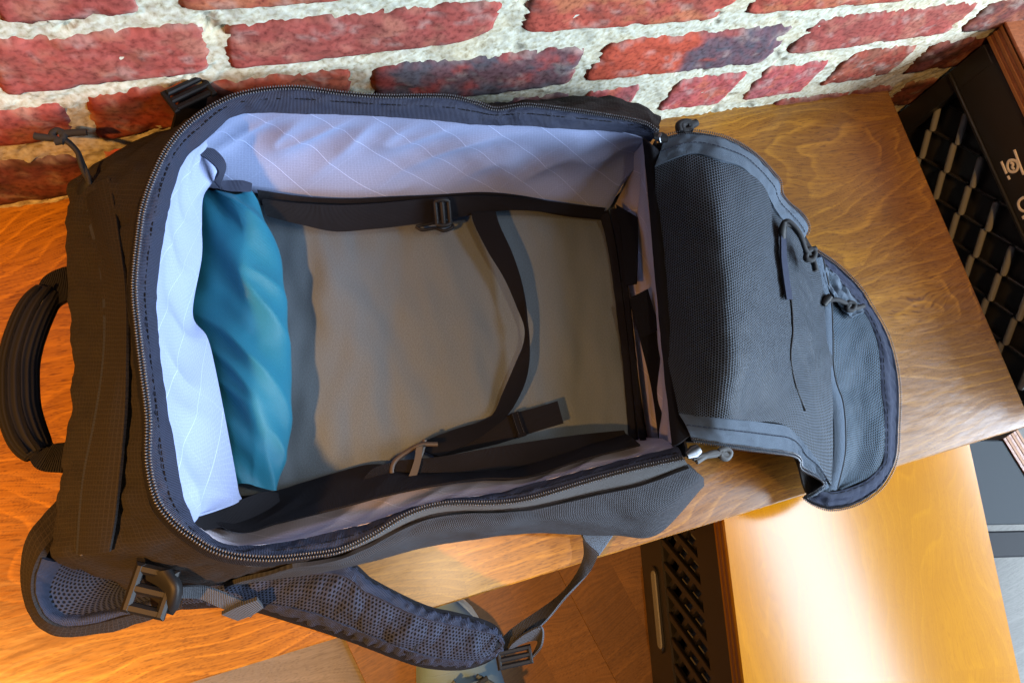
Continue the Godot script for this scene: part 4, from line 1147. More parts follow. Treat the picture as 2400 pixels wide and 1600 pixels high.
func build_end(bag: Node3D) -> void:
	# storm flap over the pocket zip on the top end of the bag
	var flap := sheet("pocket_flap", bag, [
		lower([Vector3(-0.1175, 0.088, 0.045), Vector3(-0.1111, 0.103, 0.0847), Vector3(-0.107, 0.117, 0.1317), Vector3(-0.1098, 0.119, 0.1702), Vector3(-0.1164, 0.115, 0.1987), Vector3(-0.1265, 0.109, 0.2285), Vector3(-0.1375, 0.104, 0.2577), Vector3(-0.1452, 0.1, 0.2843), Vector3(-0.1527, 0.09, 0.3081)], Vector3(-0.001, 0.005, 0)),
		lower([Vector3(-0.1075, 0.1, 0.0522), Vector3(-0.1004, 0.12, 0.1012), Vector3(-0.0966, 0.132, 0.1427), Vector3(-0.0997, 0.132, 0.1764), Vector3(-0.1058, 0.13, 0.2049), Vector3(-0.1146, 0.126, 0.2345), Vector3(-0.1242, 0.12, 0.2631), Vector3(-0.1322, 0.112, 0.2886), Vector3(-0.1405, 0.1, 0.3112)], Vector3(-0.001, 0.005, 0)),
		lower([Vector3(-0.0934, 0.112, 0.0566), Vector3(-0.0905, 0.13, 0.1075), Vector3(-0.0901, 0.139, 0.1466), Vector3(-0.0935, 0.139, 0.1799), Vector3(-0.0982, 0.138, 0.2086), Vector3(-0.1044, 0.134, 0.2385), Vector3(-0.112, 0.13, 0.2674), Vector3(-0.1205, 0.12, 0.2923), Vector3(-0.1304, 0.106, 0.3127)], Vector3(-0.001, 0.005, 0))], 80, 10, 0.002, M["shell"], 0.0012, 30.0, 2.0, 6)
	sheet("zip_strip", flap, [lower([Vector3(-0.1218, 0.086, 0.0462), Vector3(-0.1152, 0.1, 0.086), Vector3(-0.1103, 0.114, 0.1299), Vector3(-0.1131, 0.116, 0.1686), Vector3(-0.1196, 0.112, 0.1972), Vector3(-0.1298, 0.106, 0.2271), Vector3(-0.1408, 0.101, 0.2564), Vector3(-0.1483, 0.097, 0.2833), Vector3(-0.1557, 0.087, 0.3072)], Vector3(0, 0.004, 0)), lower([Vector3(-0.1175, 0.088, 0.045), Vector3(-0.1111, 0.103, 0.0847), Vector3(-0.1067, 0.117, 0.1318), Vector3(-0.1096, 0.119, 0.1703), Vector3(-0.1161, 0.115, 0.1988), Vector3(-0.1262, 0.109, 0.2285), Vector3(-0.1373, 0.104, 0.2577), Vector3(-0.145, 0.1, 0.2844), Vector3(-0.1524, 0.09, 0.3082)], Vector3(0, 0.0045, 0))], 70, 4, 0.002, M["tape"])
	var coil := cord("pocket_zip", flap, [[Vector3(-0.1181, 0.089, 0.0447), Vector3(-0.1115, 0.105, 0.0856), Vector3(-0.1076, 0.118, 0.132), Vector3(-0.1104, 0.12, 0.1704), Vector3(-0.1169, 0.116, 0.1989), Vector3(-0.127, 0.11, 0.2285), Vector3(-0.138, 0.105, 0.2577), Vector3(-0.1457, 0.101, 0.2842), Vector3(-0.1535, 0.09, 0.3085)]], 0.0016, M["coil"], 6)
	stitches("stitching", flap, [Vector3(-0.1043, 0.107, 0.0634), Vector3(-0.0975, 0.126, 0.111), Vector3(-0.094, 0.137, 0.1483), Vector3(-0.0967, 0.137, 0.1786), Vector3(-0.1025, 0.135, 0.2069), Vector3(-0.111, 0.131, 0.2363), Vector3(-0.1201, 0.126, 0.2649), Vector3(-0.1279, 0.118, 0.2902), Vector3(-0.1362, 0.104, 0.3102)], 0.004, M["tape"])
	# zip slider and knotted cord at its top
	var sl := cord("zip_slider", flap, [[Vector3(-0.1199, 0.094, 0.0535), Vector3(-0.1149, 0.1, 0.0503), Vector3(-0.111, 0.104, 0.0474)]], [0.0045, 0.006, 0.004], M["plastic"], 8, 0.6)
	cord("pull_cord", sl, [[Vector3(-0.1114, 0.105, 0.05), Vector3(-0.1125, 0.112, 0.0444), Vector3(-0.1129, 0.116, 0.0389), Vector3(-0.1133, 0.118, 0.0329), Vector3(-0.1165, 0.12, 0.0273), Vector3(-0.121, 0.122, 0.0229)], [Vector3(-0.111, 0.105, 0.0515), Vector3(-0.1104, 0.11, 0.0465), Vector3(-0.1119, 0.113, 0.038), Vector3(-0.1135, 0.114, 0.0299), Vector3(-0.1175, 0.117, 0.0232), Vector3(-0.1218, 0.12, 0.0195)]], 0.0016, M["cord"])
	cord("cord_knot", sl, [[Vector3(-0.1199, 0.122, 0.0255), Vector3(-0.1244, 0.122, 0.0231), Vector3(-0.1267, 0.122, 0.0193), Vector3(-0.123, 0.122, 0.0163), Vector3(-0.1189, 0.122, 0.0197), Vector3(-0.1212, 0.122, 0.0243), Vector3(-0.1257, 0.122, 0.025)], [Vector3(-0.1254, 0.122, 0.0223), Vector3(-0.1305, 0.122, 0.0208), Vector3(-0.1351, 0.122, 0.0195), Vector3(-0.1377, 0.122, 0.0184)], [Vector3(-0.122, 0.122, 0.0192), Vector3(-0.1149, 0.122, 0.0192), Vector3(-0.1042, 0.122, 0.02)]], 0.0026, M["cord"])
	# carry handle: ribbed padded sleeve with flat webbing ends
	var hp := [Vector3(-0.1575, 0.064, 0.1112), Vector3(-0.1672, 0.066, 0.1252), Vector3(-0.176, 0.066, 0.1424), Vector3(-0.1829, 0.065, 0.1613), Vector3(-0.1856, 0.065, 0.1803), Vector3(-0.1864, 0.065, 0.1979), Vector3(-0.1832, 0.066, 0.2163), Vector3(-0.1773, 0.067, 0.2305)]
	var hr := []
	for k in 240:
		hr.append(0.0135 + (0.0006 if k % 2 else 0.0) - 0.004 * pow(absf(k / 119.5 - 1.0), 6.0))
	var hst := begin()
	tube(hst, hp, hr, 18, 0.72, 240, Vector3.UP)
	var h := put("grab_handle", hst.commit(), M["webbing"], bag)
	for side in [-0.0042, 0.0036]:
		cord("handle_rib", h, [lower(hp, Vector3(side, 0.0088, 0))], 0.0014, M["webbing"], 8)
	sheet("handle_end", h, [[Vector3(-0.1391, 0.064, 0.0957), Vector3(-0.1469, 0.066, 0.0964), Vector3(-0.1593, 0.066, 0.1018), Vector3(-0.168, 0.064, 0.1161)], [Vector3(-0.1414, 0.066, 0.1228), Vector3(-0.1466, 0.066, 0.1224), Vector3(-0.1534, 0.064, 0.1252), Vector3(-0.1604, 0.062, 0.1348)]], 24, 6, 0.005, M["webbing"])
	sheet("handle_end", h, [[Vector3(-0.166, 0.062, 0.247), Vector3(-0.1765, 0.064, 0.2433), Vector3(-0.1818, 0.066, 0.2379), Vector3(-0.1855, 0.064, 0.2217)], [Vector3(-0.1618, 0.064, 0.2262), Vector3(-0.1656, 0.066, 0.2263), Vector3(-0.1688, 0.066, 0.2249), Vector3(-0.1728, 0.062, 0.2156)]], 24, 6, 0.005, M["webbing"])
	# webbing and ladder lock at the top left corner, by the wall
	var w := sheet("corner_webbing", bag, [[Vector3(-0.0504, 0.1, 0.013), Vector3(-0.043, 0.125, 0.0155), Vector3(-0.0373, 0.14, 0.0151)], [Vector3(-0.0234, 0.11, 0.0048), Vector3(-0.0201, 0.13, 0.0108), Vector3(-0.0173, 0.142, 0.0118)]], 20, 6, 0.0022, M["webbing"])
	var st := begin()
	var fr := frame(Vector3(-0.0441, 0.145, 0.0193), Vector3(-0.0155, 0.145, 0.0075), Vector3.UP)
	for k in 3:
		box(st, fr * Transform3D(Basis(), Vector3(0.001 * k, 0.001 * k, 0.0062 - 0.0062 * k)), Vector3(0.03, 0.004, 0.0042), 0.001)
	for s in [-1.0, 1.0]:
		box(st, fr * Transform3D(Basis(), Vector3(s * 0.0145, 0.0, 0.0)), Vector3(0.004, 0.005, 0.019), 0.001)
	put("ladder_buckle", st.commit(), M["plastic"], w)
	# webbing and ladder lock at the lower left corner
	var g := sheet("corner_webbing", bag, [
		[Vector3(-0.1108, 0.112, 0.309), Vector3(-0.116, 0.105, 0.3158), Vector3(-0.12, 0.1, 0.3253), Vector3(-0.1197, 0.092, 0.3396)],
		[Vector3(-0.0886, 0.122, 0.3099), Vector3(-0.0934, 0.115, 0.319), Vector3(-0.0983, 0.108, 0.3287), Vector3(-0.1008, 0.1, 0.342)]], 24, 6, 0.0022, M["webbing"])
	st = begin()
	fr = frame(Vector3(-0.1157, 0.112, 0.3277), Vector3(-0.0974, 0.112, 0.3378), Vector3(0.1, 1, 0.2))
	lock_frame(st, fr * Transform3D(Basis(), Vector3(0, 0, 0.012)), 0.027, 0.031, 0.0075)
	put("ladder_buckle", st.commit(), M["plastic"], g)
	var lever := sheet("buckle_lever", g, [
		[Vector3(-0.0985, 0.112, 0.3348), Vector3(-0.0949, 0.112, 0.3449), Vector3(-0.0983, 0.108, 0.355), Vector3(-0.1033, 0.102, 0.3601)],
		[Vector3(-0.1012, 0.116, 0.3335), Vector3(-0.0976, 0.117, 0.3449), Vector3(-0.1015, 0.112, 0.354), Vector3(-0.1065, 0.105, 0.3574)],
		[Vector3(-0.1161, 0.108, 0.3298), Vector3(-0.1135, 0.104, 0.3417), Vector3(-0.1139, 0.1, 0.3508), Vector3(-0.1127, 0.096, 0.3555)]], 24, 8, 0.0035, M["plastic"])
	# loose tail with a folded end
	var tail := sheet("webbing_tail", bag, [
		[Vector3(-0.098, 0.09, 0.3449), Vector3(-0.0864, 0.088, 0.3477), Vector3(-0.0767, 0.085, 0.3537), Vector3(-0.065, 0.078, 0.3631), Vector3(-0.0528, 0.07, 0.3717)],
		[Vector3(-0.0998, 0.086, 0.3517), Vector3(-0.0887, 0.082, 0.3556), Vector3(-0.0794, 0.078, 0.3637), Vector3(-0.0701, 0.072, 0.3714), Vector3(-0.0615, 0.066, 0.3766)]], 40, 5, 0.002, M["webbing grey"], 0.001, 30.0)
	sheet("tail_fold", tail, [[Vector3(-0.0781, 0.077, 0.3687), Vector3(-0.0669, 0.08, 0.3667), Vector3(-0.0536, 0.082, 0.3657)], [Vector3(-0.0696, 0.07, 0.3757), Vector3(-0.059, 0.072, 0.3746), Vector3(-0.0514, 0.074, 0.372)]], 14, 4, 0.003, M["webbing grey"])


func build_lid(bag: Node3D) -> void:
	var r := [
		[Vector3(0.325, 0.118, 0.1112), Vector3(0.3211, 0.09, 0.1668), Vector3(0.3002, 0.086, 0.2536), Vector3(0.2794, 0.108, 0.3179)],
		[Vector3(0.3475, 0.13, 0.111), Vector3(0.3317, 0.124, 0.1838), Vector3(0.3076, 0.122, 0.2661), Vector3(0.2873, 0.119, 0.3237)],
		[Vector3(0.3724, 0.137, 0.1229), Vector3(0.3512, 0.14, 0.1945), Vector3(0.3255, 0.14, 0.2789), Vector3(0.307, 0.126, 0.3318)],
		[Vector3(0.4097, 0.124, 0.1407), Vector3(0.3961, 0.116, 0.2041), Vector3(0.3691, 0.116, 0.2849), Vector3(0.3328, 0.116, 0.3382)],
		[Vector3(0.4381, 0.1, 0.16), Vector3(0.4391, 0.086, 0.2163), Vector3(0.4164, 0.082, 0.2934), Vector3(0.3742, 0.095, 0.3485)],
		[Vector3(0.4692, 0.075, 0.1912), Vector3(0.4666, 0.064, 0.2479), Vector3(0.4427, 0.062, 0.3143), Vector3(0.4132, 0.062, 0.3817)],
		[Vector3(0.4941, 0.06, 0.2037), Vector3(0.4893, 0.051, 0.2568), Vector3(0.469, 0.046, 0.3248), Vector3(0.4388, 0.036, 0.4115)]]
	var mesh := sheet("lid_mesh", bag, r, 70, 80, 0.0016, M["mesh"], 0.0025, 14.0, 1.0, 51)
	var top_out := [Vector3(0.3387, 0.124, 0.0895), Vector3(0.3581, 0.128, 0.09), Vector3(0.3744, 0.13, 0.0952), Vector3(0.3912, 0.13, 0.1023), Vector3(0.4124, 0.122, 0.1106), Vector3(0.4303, 0.112, 0.1193), Vector3(0.4452, 0.102, 0.1288), Vector3(0.4537, 0.096, 0.1358), Vector3(0.4557, 0.09, 0.1451), Vector3(0.4654, 0.082, 0.153), Vector3(0.4789, 0.075, 0.1609), Vector3(0.4876, 0.069, 0.1677), Vector3(0.4912, 0.064, 0.1743), Vector3(0.489, 0.06, 0.179)]
	var top_in := [Vector3(0.3241, 0.119, 0.1125), Vector3(0.3428, 0.129, 0.1114), Vector3(0.3577, 0.133, 0.1134), Vector3(0.3736, 0.138, 0.1249), Vector3(0.3941, 0.132, 0.1305), Vector3(0.4086, 0.125, 0.1419), Vector3(0.4203, 0.116, 0.1488), Vector3(0.4266, 0.11, 0.1523), Vector3(0.4312, 0.105, 0.1578), Vector3(0.4345, 0.102, 0.1634), Vector3(0.4432, 0.095, 0.1702), Vector3(0.4556, 0.086, 0.1773), Vector3(0.4663, 0.078, 0.1817), Vector3(0.4706, 0.075, 0.1878)]
	var bot_out := [Vector3(0.2808, 0.112, 0.3408), Vector3(0.3035, 0.112, 0.3499), Vector3(0.3259, 0.105, 0.3571), Vector3(0.351, 0.095, 0.3639), Vector3(0.3804, 0.08, 0.3719), Vector3(0.3925, 0.07, 0.378), Vector3(0.3983, 0.06, 0.3858), Vector3(0.4158, 0.05, 0.3956), Vector3(0.4244, 0.045, 0.4024), Vector3(0.4255, 0.04, 0.4069), Vector3(0.4185, 0.03, 0.4112), Vector3(0.4125, 0.026, 0.4129)]
	var bot_in := [Vector3(0.2783, 0.11, 0.318), Vector3(0.2985, 0.124, 0.3284), Vector3(0.3218, 0.12, 0.3349), Vector3(0.3503, 0.108, 0.3423), Vector3(0.373, 0.097, 0.3482), Vector3(0.3887, 0.085, 0.3577), Vector3(0.3989, 0.077, 0.3673), Vector3(0.4107, 0.066, 0.3789), Vector3(0.4198, 0.056, 0.3903), Vector3(0.4263, 0.047, 0.3988), Vector3(0.4312, 0.041, 0.4053), Vector3(0.4366, 0.035, 0.4116)]
	var lobe_out := [Vector3(0.4983, 0.055, 0.1964), Vector3(0.523, 0.045, 0.2116), Vector3(0.5468, 0.035, 0.2357), Vector3(0.5559, 0.031, 0.258), Vector3(0.5625, 0.029, 0.2871), Vector3(0.5602, 0.027, 0.3185), Vector3(0.5517, 0.026, 0.3465), Vector3(0.5381, 0.026, 0.3732), Vector3(0.5223, 0.026, 0.4012), Vector3(0.5023, 0.026, 0.4189), Vector3(0.4813, 0.026, 0.4276), Vector3(0.4581, 0.026, 0.4309), Vector3(0.4345, 0.026, 0.4283), Vector3(0.4192, 0.026, 0.4195), Vector3(0.4128, 0.026, 0.4122)]
	var lobe_in := [Vector3(0.4967, 0.057, 0.2074), Vector3(0.5115, 0.049, 0.2253), Vector3(0.5258, 0.043, 0.2442), Vector3(0.5375, 0.039, 0.2589), Vector3(0.5431, 0.036, 0.2774), Vector3(0.5421, 0.035, 0.2987), Vector3(0.5284, 0.034, 0.3359), Vector3(0.5226, 0.034, 0.3564), Vector3(0.5035, 0.034, 0.3977), Vector3(0.495, 0.034, 0.4052), Vector3(0.4781, 0.034, 0.4128), Vector3(0.4585, 0.034, 0.4151), Vector3(0.4391, 0.034, 0.4142), Vector3(0.4325, 0.034, 0.4096), Vector3(0.4293, 0.034, 0.4048)]
	sheet("zip_tape", mesh, [top_out, midway(top_out, top_in, 0.5, 0.002), top_in], 110, 8, 0.002, M["piping blue"], 0.0012, 60.0)
	sheet("zip_tape", mesh, [bot_out, midway(bot_out, bot_in, 0.5, 0.002), bot_in], 90, 8, 0.002, M["piping blue"], 0.0012, 60.0)
	for z in [top_out, bot_out, lobe_out]:
		teeth("zipper_coil", mesh, lower(z, Vector3(0, 0.0022, 0)), 0.0019, M["coil bright"], 1.2).set_meta("kind", "stuff")
	for z in [midway(top_out, top_in, 0.55, 0.004), midway(bot_out, bot_in, 0.55, 0.004)]:
		stitches("stitching", mesh, z, 0.004, M["tape"])
	# outer lobe
	var seam := [Vector3(0.4938, 0.06, 0.2045), Vector3(0.4942, 0.054, 0.2276), Vector3(0.4915, 0.051, 0.2484), Vector3(0.4805, 0.049, 0.2808), Vector3(0.4722, 0.047, 0.3044), Vector3(0.4697, 0.045, 0.3226), Vector3(0.4708, 0.043, 0.3393), Vector3(0.465, 0.041, 0.3627), Vector3(0.4558, 0.038, 0.3868), Vector3(0.4388, 0.035, 0.4122)]
	var inner := [Vector3(0.5024, 0.055, 0.2104), Vector3(0.5192, 0.046, 0.2339), Vector3(0.5375, 0.039, 0.2589), Vector3(0.543, 0.036, 0.281), Vector3(0.5407, 0.035, 0.3029), Vector3(0.5284, 0.034, 0.3359), Vector3(0.521, 0.034, 0.3599), Vector3(0.505, 0.034, 0.3943), Vector3(0.4844, 0.034, 0.4099), Vector3(0.449, 0.034, 0.4147)]
	var lobe := sheet("lobe_mesh", bag, [seam, midway(seam, inner, 0.5, -0.002), inner], 80, 30, 0.0016, M["mesh blue"], 0.002, 16.0, 1.0, 53)
	sheet("lobe_tape", lobe, [lobe_in, midway(lobe_in, lobe_out, 0.35, 0.002), midway(lobe_in, lobe_out, 0.6, 0.0), lobe_out], 120, 10, 0.002, M["tape"], 0.0016, 70.0, 0.6, 5)
	sheet("lobe_gather", lobe, [[Vector3(0.4961, 0.058, 0.2023), Vector3(0.5157, 0.049, 0.2252), Vector3(0.5378, 0.04, 0.2612)], [Vector3(0.4926, 0.057, 0.2239), Vector3(0.5017, 0.052, 0.2463), Vector3(0.515, 0.047, 0.2652)]], 30, 10, 0.0018, M["piping blue"], 0.006, 60.0, 1.0, 9)
	sheet("seam_tape", lobe, [lower(seam, Vector3(-0.009, 0.0018, 0)), lower(seam, Vector3(-0.003, 0.0034, 0)), lower(seam, Vector3(0.003, 0.001, 0))], 80, 6, 0.0018, M["piping blue"])
	cord("seam_piping", lobe, [seam], 0.0026, M["piping blue"], 8)
	cord("seam_line", lobe, [lower(seam, Vector3(0.0045, 0.0012, 0))], 0.0009, M["cord"], 6)
	stitches("stitching", lobe, midway(lobe_in, lobe_out, 0.12, 0.003), 0.007, M["tape dark"])
	# underside of the lid
	var under := sheet("lid_back", bag, [
		[Vector3(0.341, 0.1, 0.0815), Vector3(0.3267, 0.07, 0.1802), Vector3(0.2996, 0.07, 0.2763), Vector3(0.2844, 0.09, 0.3391)],
		[Vector3(0.3919, 0.114, 0.092), Vector3(0.3647, 0.12, 0.188), Vector3(0.338, 0.12, 0.2757), Vector3(0.3189, 0.1, 0.351)],
		[Vector3(0.4703, 0.07, 0.1372), Vector3(0.4479, 0.075, 0.2136), Vector3(0.4251, 0.07, 0.2919), Vector3(0.3835, 0.075, 0.3704)],
		[Vector3(0.5151, 0.035, 0.1961), Vector3(0.5048, 0.035, 0.2682), Vector3(0.4853, 0.032, 0.3295), Vector3(0.4236, 0.02, 0.4132)],
		[Vector3(0.5581, 0.026, 0.2586), Vector3(0.5593, 0.022, 0.3215), Vector3(0.524, 0.022, 0.3972), Vector3(0.4641, 0.022, 0.4289)]], 40, 40, 0.0016, M["shell"])
	# hinge band between bag and lid
	sheet("hinge_band", bag, [
		[Vector3(0.3193, 0.124, 0.0875), Vector3(0.3219, 0.106, 0.1121), Vector3(0.3171, 0.093, 0.155), Vector3(0.3061, 0.088, 0.2081), Vector3(0.2895, 0.087, 0.2785), Vector3(0.2671, 0.105, 0.3412)],
		[Vector3(0.322, 0.128, 0.0953), Vector3(0.326, 0.112, 0.116), Vector3(0.3214, 0.098, 0.1581), Vector3(0.3104, 0.093, 0.2108), Vector3(0.2937, 0.092, 0.2807), Vector3(0.2712, 0.11, 0.3402)],
		[Vector3(0.3291, 0.124, 0.1002), Vector3(0.3328, 0.106, 0.1222), Vector3(0.3294, 0.093, 0.1613), Vector3(0.3165, 0.09, 0.2189), Vector3(0.3021, 0.089, 0.2818), Vector3(0.2814, 0.11, 0.3364)]], 60, 8, 0.0022, M["tape dark"], 0.001, 40.0)
	# slit zips on the mesh and their cords
	var slit := [Vector3(0.4396, 0.095, 0.186), Vector3(0.4337, 0.0915, 0.2116), Vector3(0.4277, 0.0885, 0.2445), Vector3(0.4192, 0.0875, 0.2712), Vector3(0.4068, 0.088, 0.2949), Vector3(0.4052, 0.084, 0.3204), Vector3(0.4105, 0.0775, 0.3399)]
	cord("slit_zip", mesh, [slit], 0.0009, M["cord"], 6)
	sheet("slit_flap", mesh, [lower([Vector3(0.4342, 0.1, 0.1787), Vector3(0.4214, 0.1, 0.2103), Vector3(0.4154, 0.096, 0.2448)], Vector3(0, 0.003, 0)), lower([Vector3(0.4408, 0.096, 0.1802), Vector3(0.4315, 0.094, 0.2097), Vector3(0.4246, 0.091, 0.2448)], Vector3(0, 0.003, 0))], 20, 4, 0.0016, M["tape"])
	var s1 := cord("zip_slider", mesh, [[Vector3(0.434, 0.1, 0.1907), Vector3(0.4329, 0.104, 0.1846), Vector3(0.4363, 0.106, 0.1776)]], [0.003, 0.0048, 0.003], M["plastic"], 8, 0.6)
	cord("pull_cord", s1, [[Vector3(0.437, 0.104, 0.179), Vector3(0.4456, 0.103, 0.1821), Vector3(0.4517, 0.1, 0.1925), Vector3(0.4567, 0.094, 0.2037), Vector3(0.4636, 0.09, 0.2097)], [Vector3(0.4358, 0.104, 0.1775), Vector3(0.4409, 0.106, 0.1776), Vector3(0.4492, 0.103, 0.187), Vector3(0.4551, 0.097, 0.1983)]], 0.0022, M["cord"])
	cord("cord_knot", s1, [[Vector3(0.4566, 0.092, 0.205), Vector3(0.4632, 0.092, 0.2027), Vector3(0.4663, 0.092, 0.2067), Vector3(0.461, 0.092, 0.2126), Vector3(0.4552, 0.092, 0.2107), Vector3(0.4596, 0.092, 0.2047), Vector3(0.4689, 0.092, 0.2029)], [Vector3(0.4626, 0.088, 0.2087), Vector3(0.4646, 0.088, 0.2151), Vector3(0.4633, 0.088, 0.2226)]], 0.0026, M["cord"])
	var s2 := cord("zip_slider", lobe, [[Vector3(0.4822, 0.058, 0.2489), Vector3(0.4879, 0.058, 0.2448), Vector3(0.493, 0.058, 0.2422)]], [0.003, 0.0042, 0.003], M["plastic"], 8, 0.6)
	cord("pull_cord", s2, [[Vector3(0.4892, 0.056, 0.2452), Vector3(0.4997, 0.056, 0.2464), Vector3(0.5124, 0.052, 0.252), Vector3(0.5206, 0.049, 0.2571), Vector3(0.5352, 0.046, 0.2563)]], 0.0023, M["cord"])
	cord("cord_knot", s2, [[Vector3(0.5104, 0.052, 0.2543), Vector3(0.5159, 0.052, 0.2509), Vector3(0.5204, 0.052, 0.2545), Vector3(0.5154, 0.052, 0.2589), Vector3(0.5102, 0.052, 0.257), Vector3(0.5152, 0.052, 0.2526)]], 0.0024, M["cord"])
	# main zip sliders at both ends of the mouth
	var z1 := cord("zip_slider", bag, [[Vector3(0.3235, 0.134, 0.0916), Vector3(0.33, 0.134, 0.0942), Vector3(0.3349, 0.134, 0.0966)]], [0.003, 0.0055, 0.003], M["plastic"], 8, 0.6)
	cord("slider_bridge", z1, [[Vector3(0.3278, 0.138, 0.093), Vector3(0.3234, 0.141, 0.0971), Vector3(0.3246, 0.138, 0.1)]], 0.0012, M["metal"])
	cord("cord_knot", z1, [[Vector3(0.3525, 0.128, 0.0879), Vector3(0.3537, 0.128, 0.0822), Vector3(0.3596, 0.128, 0.08), Vector3(0.3649, 0.128, 0.082), Vector3(0.362, 0.128, 0.0876), Vector3(0.356, 0.128, 0.0876), Vector3(0.3572, 0.128, 0.0818), Vector3(0.3681, 0.128, 0.0824)], [Vector3(0.3615, 0.128, 0.0841), Vector3(0.366, 0.128, 0.0834), Vector3(0.371, 0.128, 0.0816)]], 0.0034, M["cord"])
	var z2 := cord("zip_slider", bag, [[Vector3(0.2677, 0.122, 0.3508), Vector3(0.2741, 0.122, 0.3497), Vector3(0.2792, 0.122, 0.3482)]], [0.003, 0.0055, 0.004], M["metal"], 8, 0.6)
	cord("pull_cord", z2, [[Vector3(0.2728, 0.12, 0.3539), Vector3(0.2802, 0.12, 0.3543), Vector3(0.2905, 0.12, 0.3555), Vector3(0.3009, 0.12, 0.3567)], [Vector3(0.2747, 0.12, 0.357), Vector3(0.284, 0.12, 0.3546), Vector3(0.2927, 0.12, 0.3547), Vector3(0.3016, 0.12, 0.359)]], 0.0024, M["cord grey"])
	cord("cord_knot", z2, [[Vector3(0.2957, 0.12, 0.3541), Vector3(0.3018, 0.12, 0.3542), Vector3(0.3044, 0.12, 0.3576), Vector3(0.3001, 0.12, 0.3607), Vector3(0.2957, 0.12, 0.3582), Vector3(0.2985, 0.12, 0.3548)]], 0.0024, M["cord grey"])


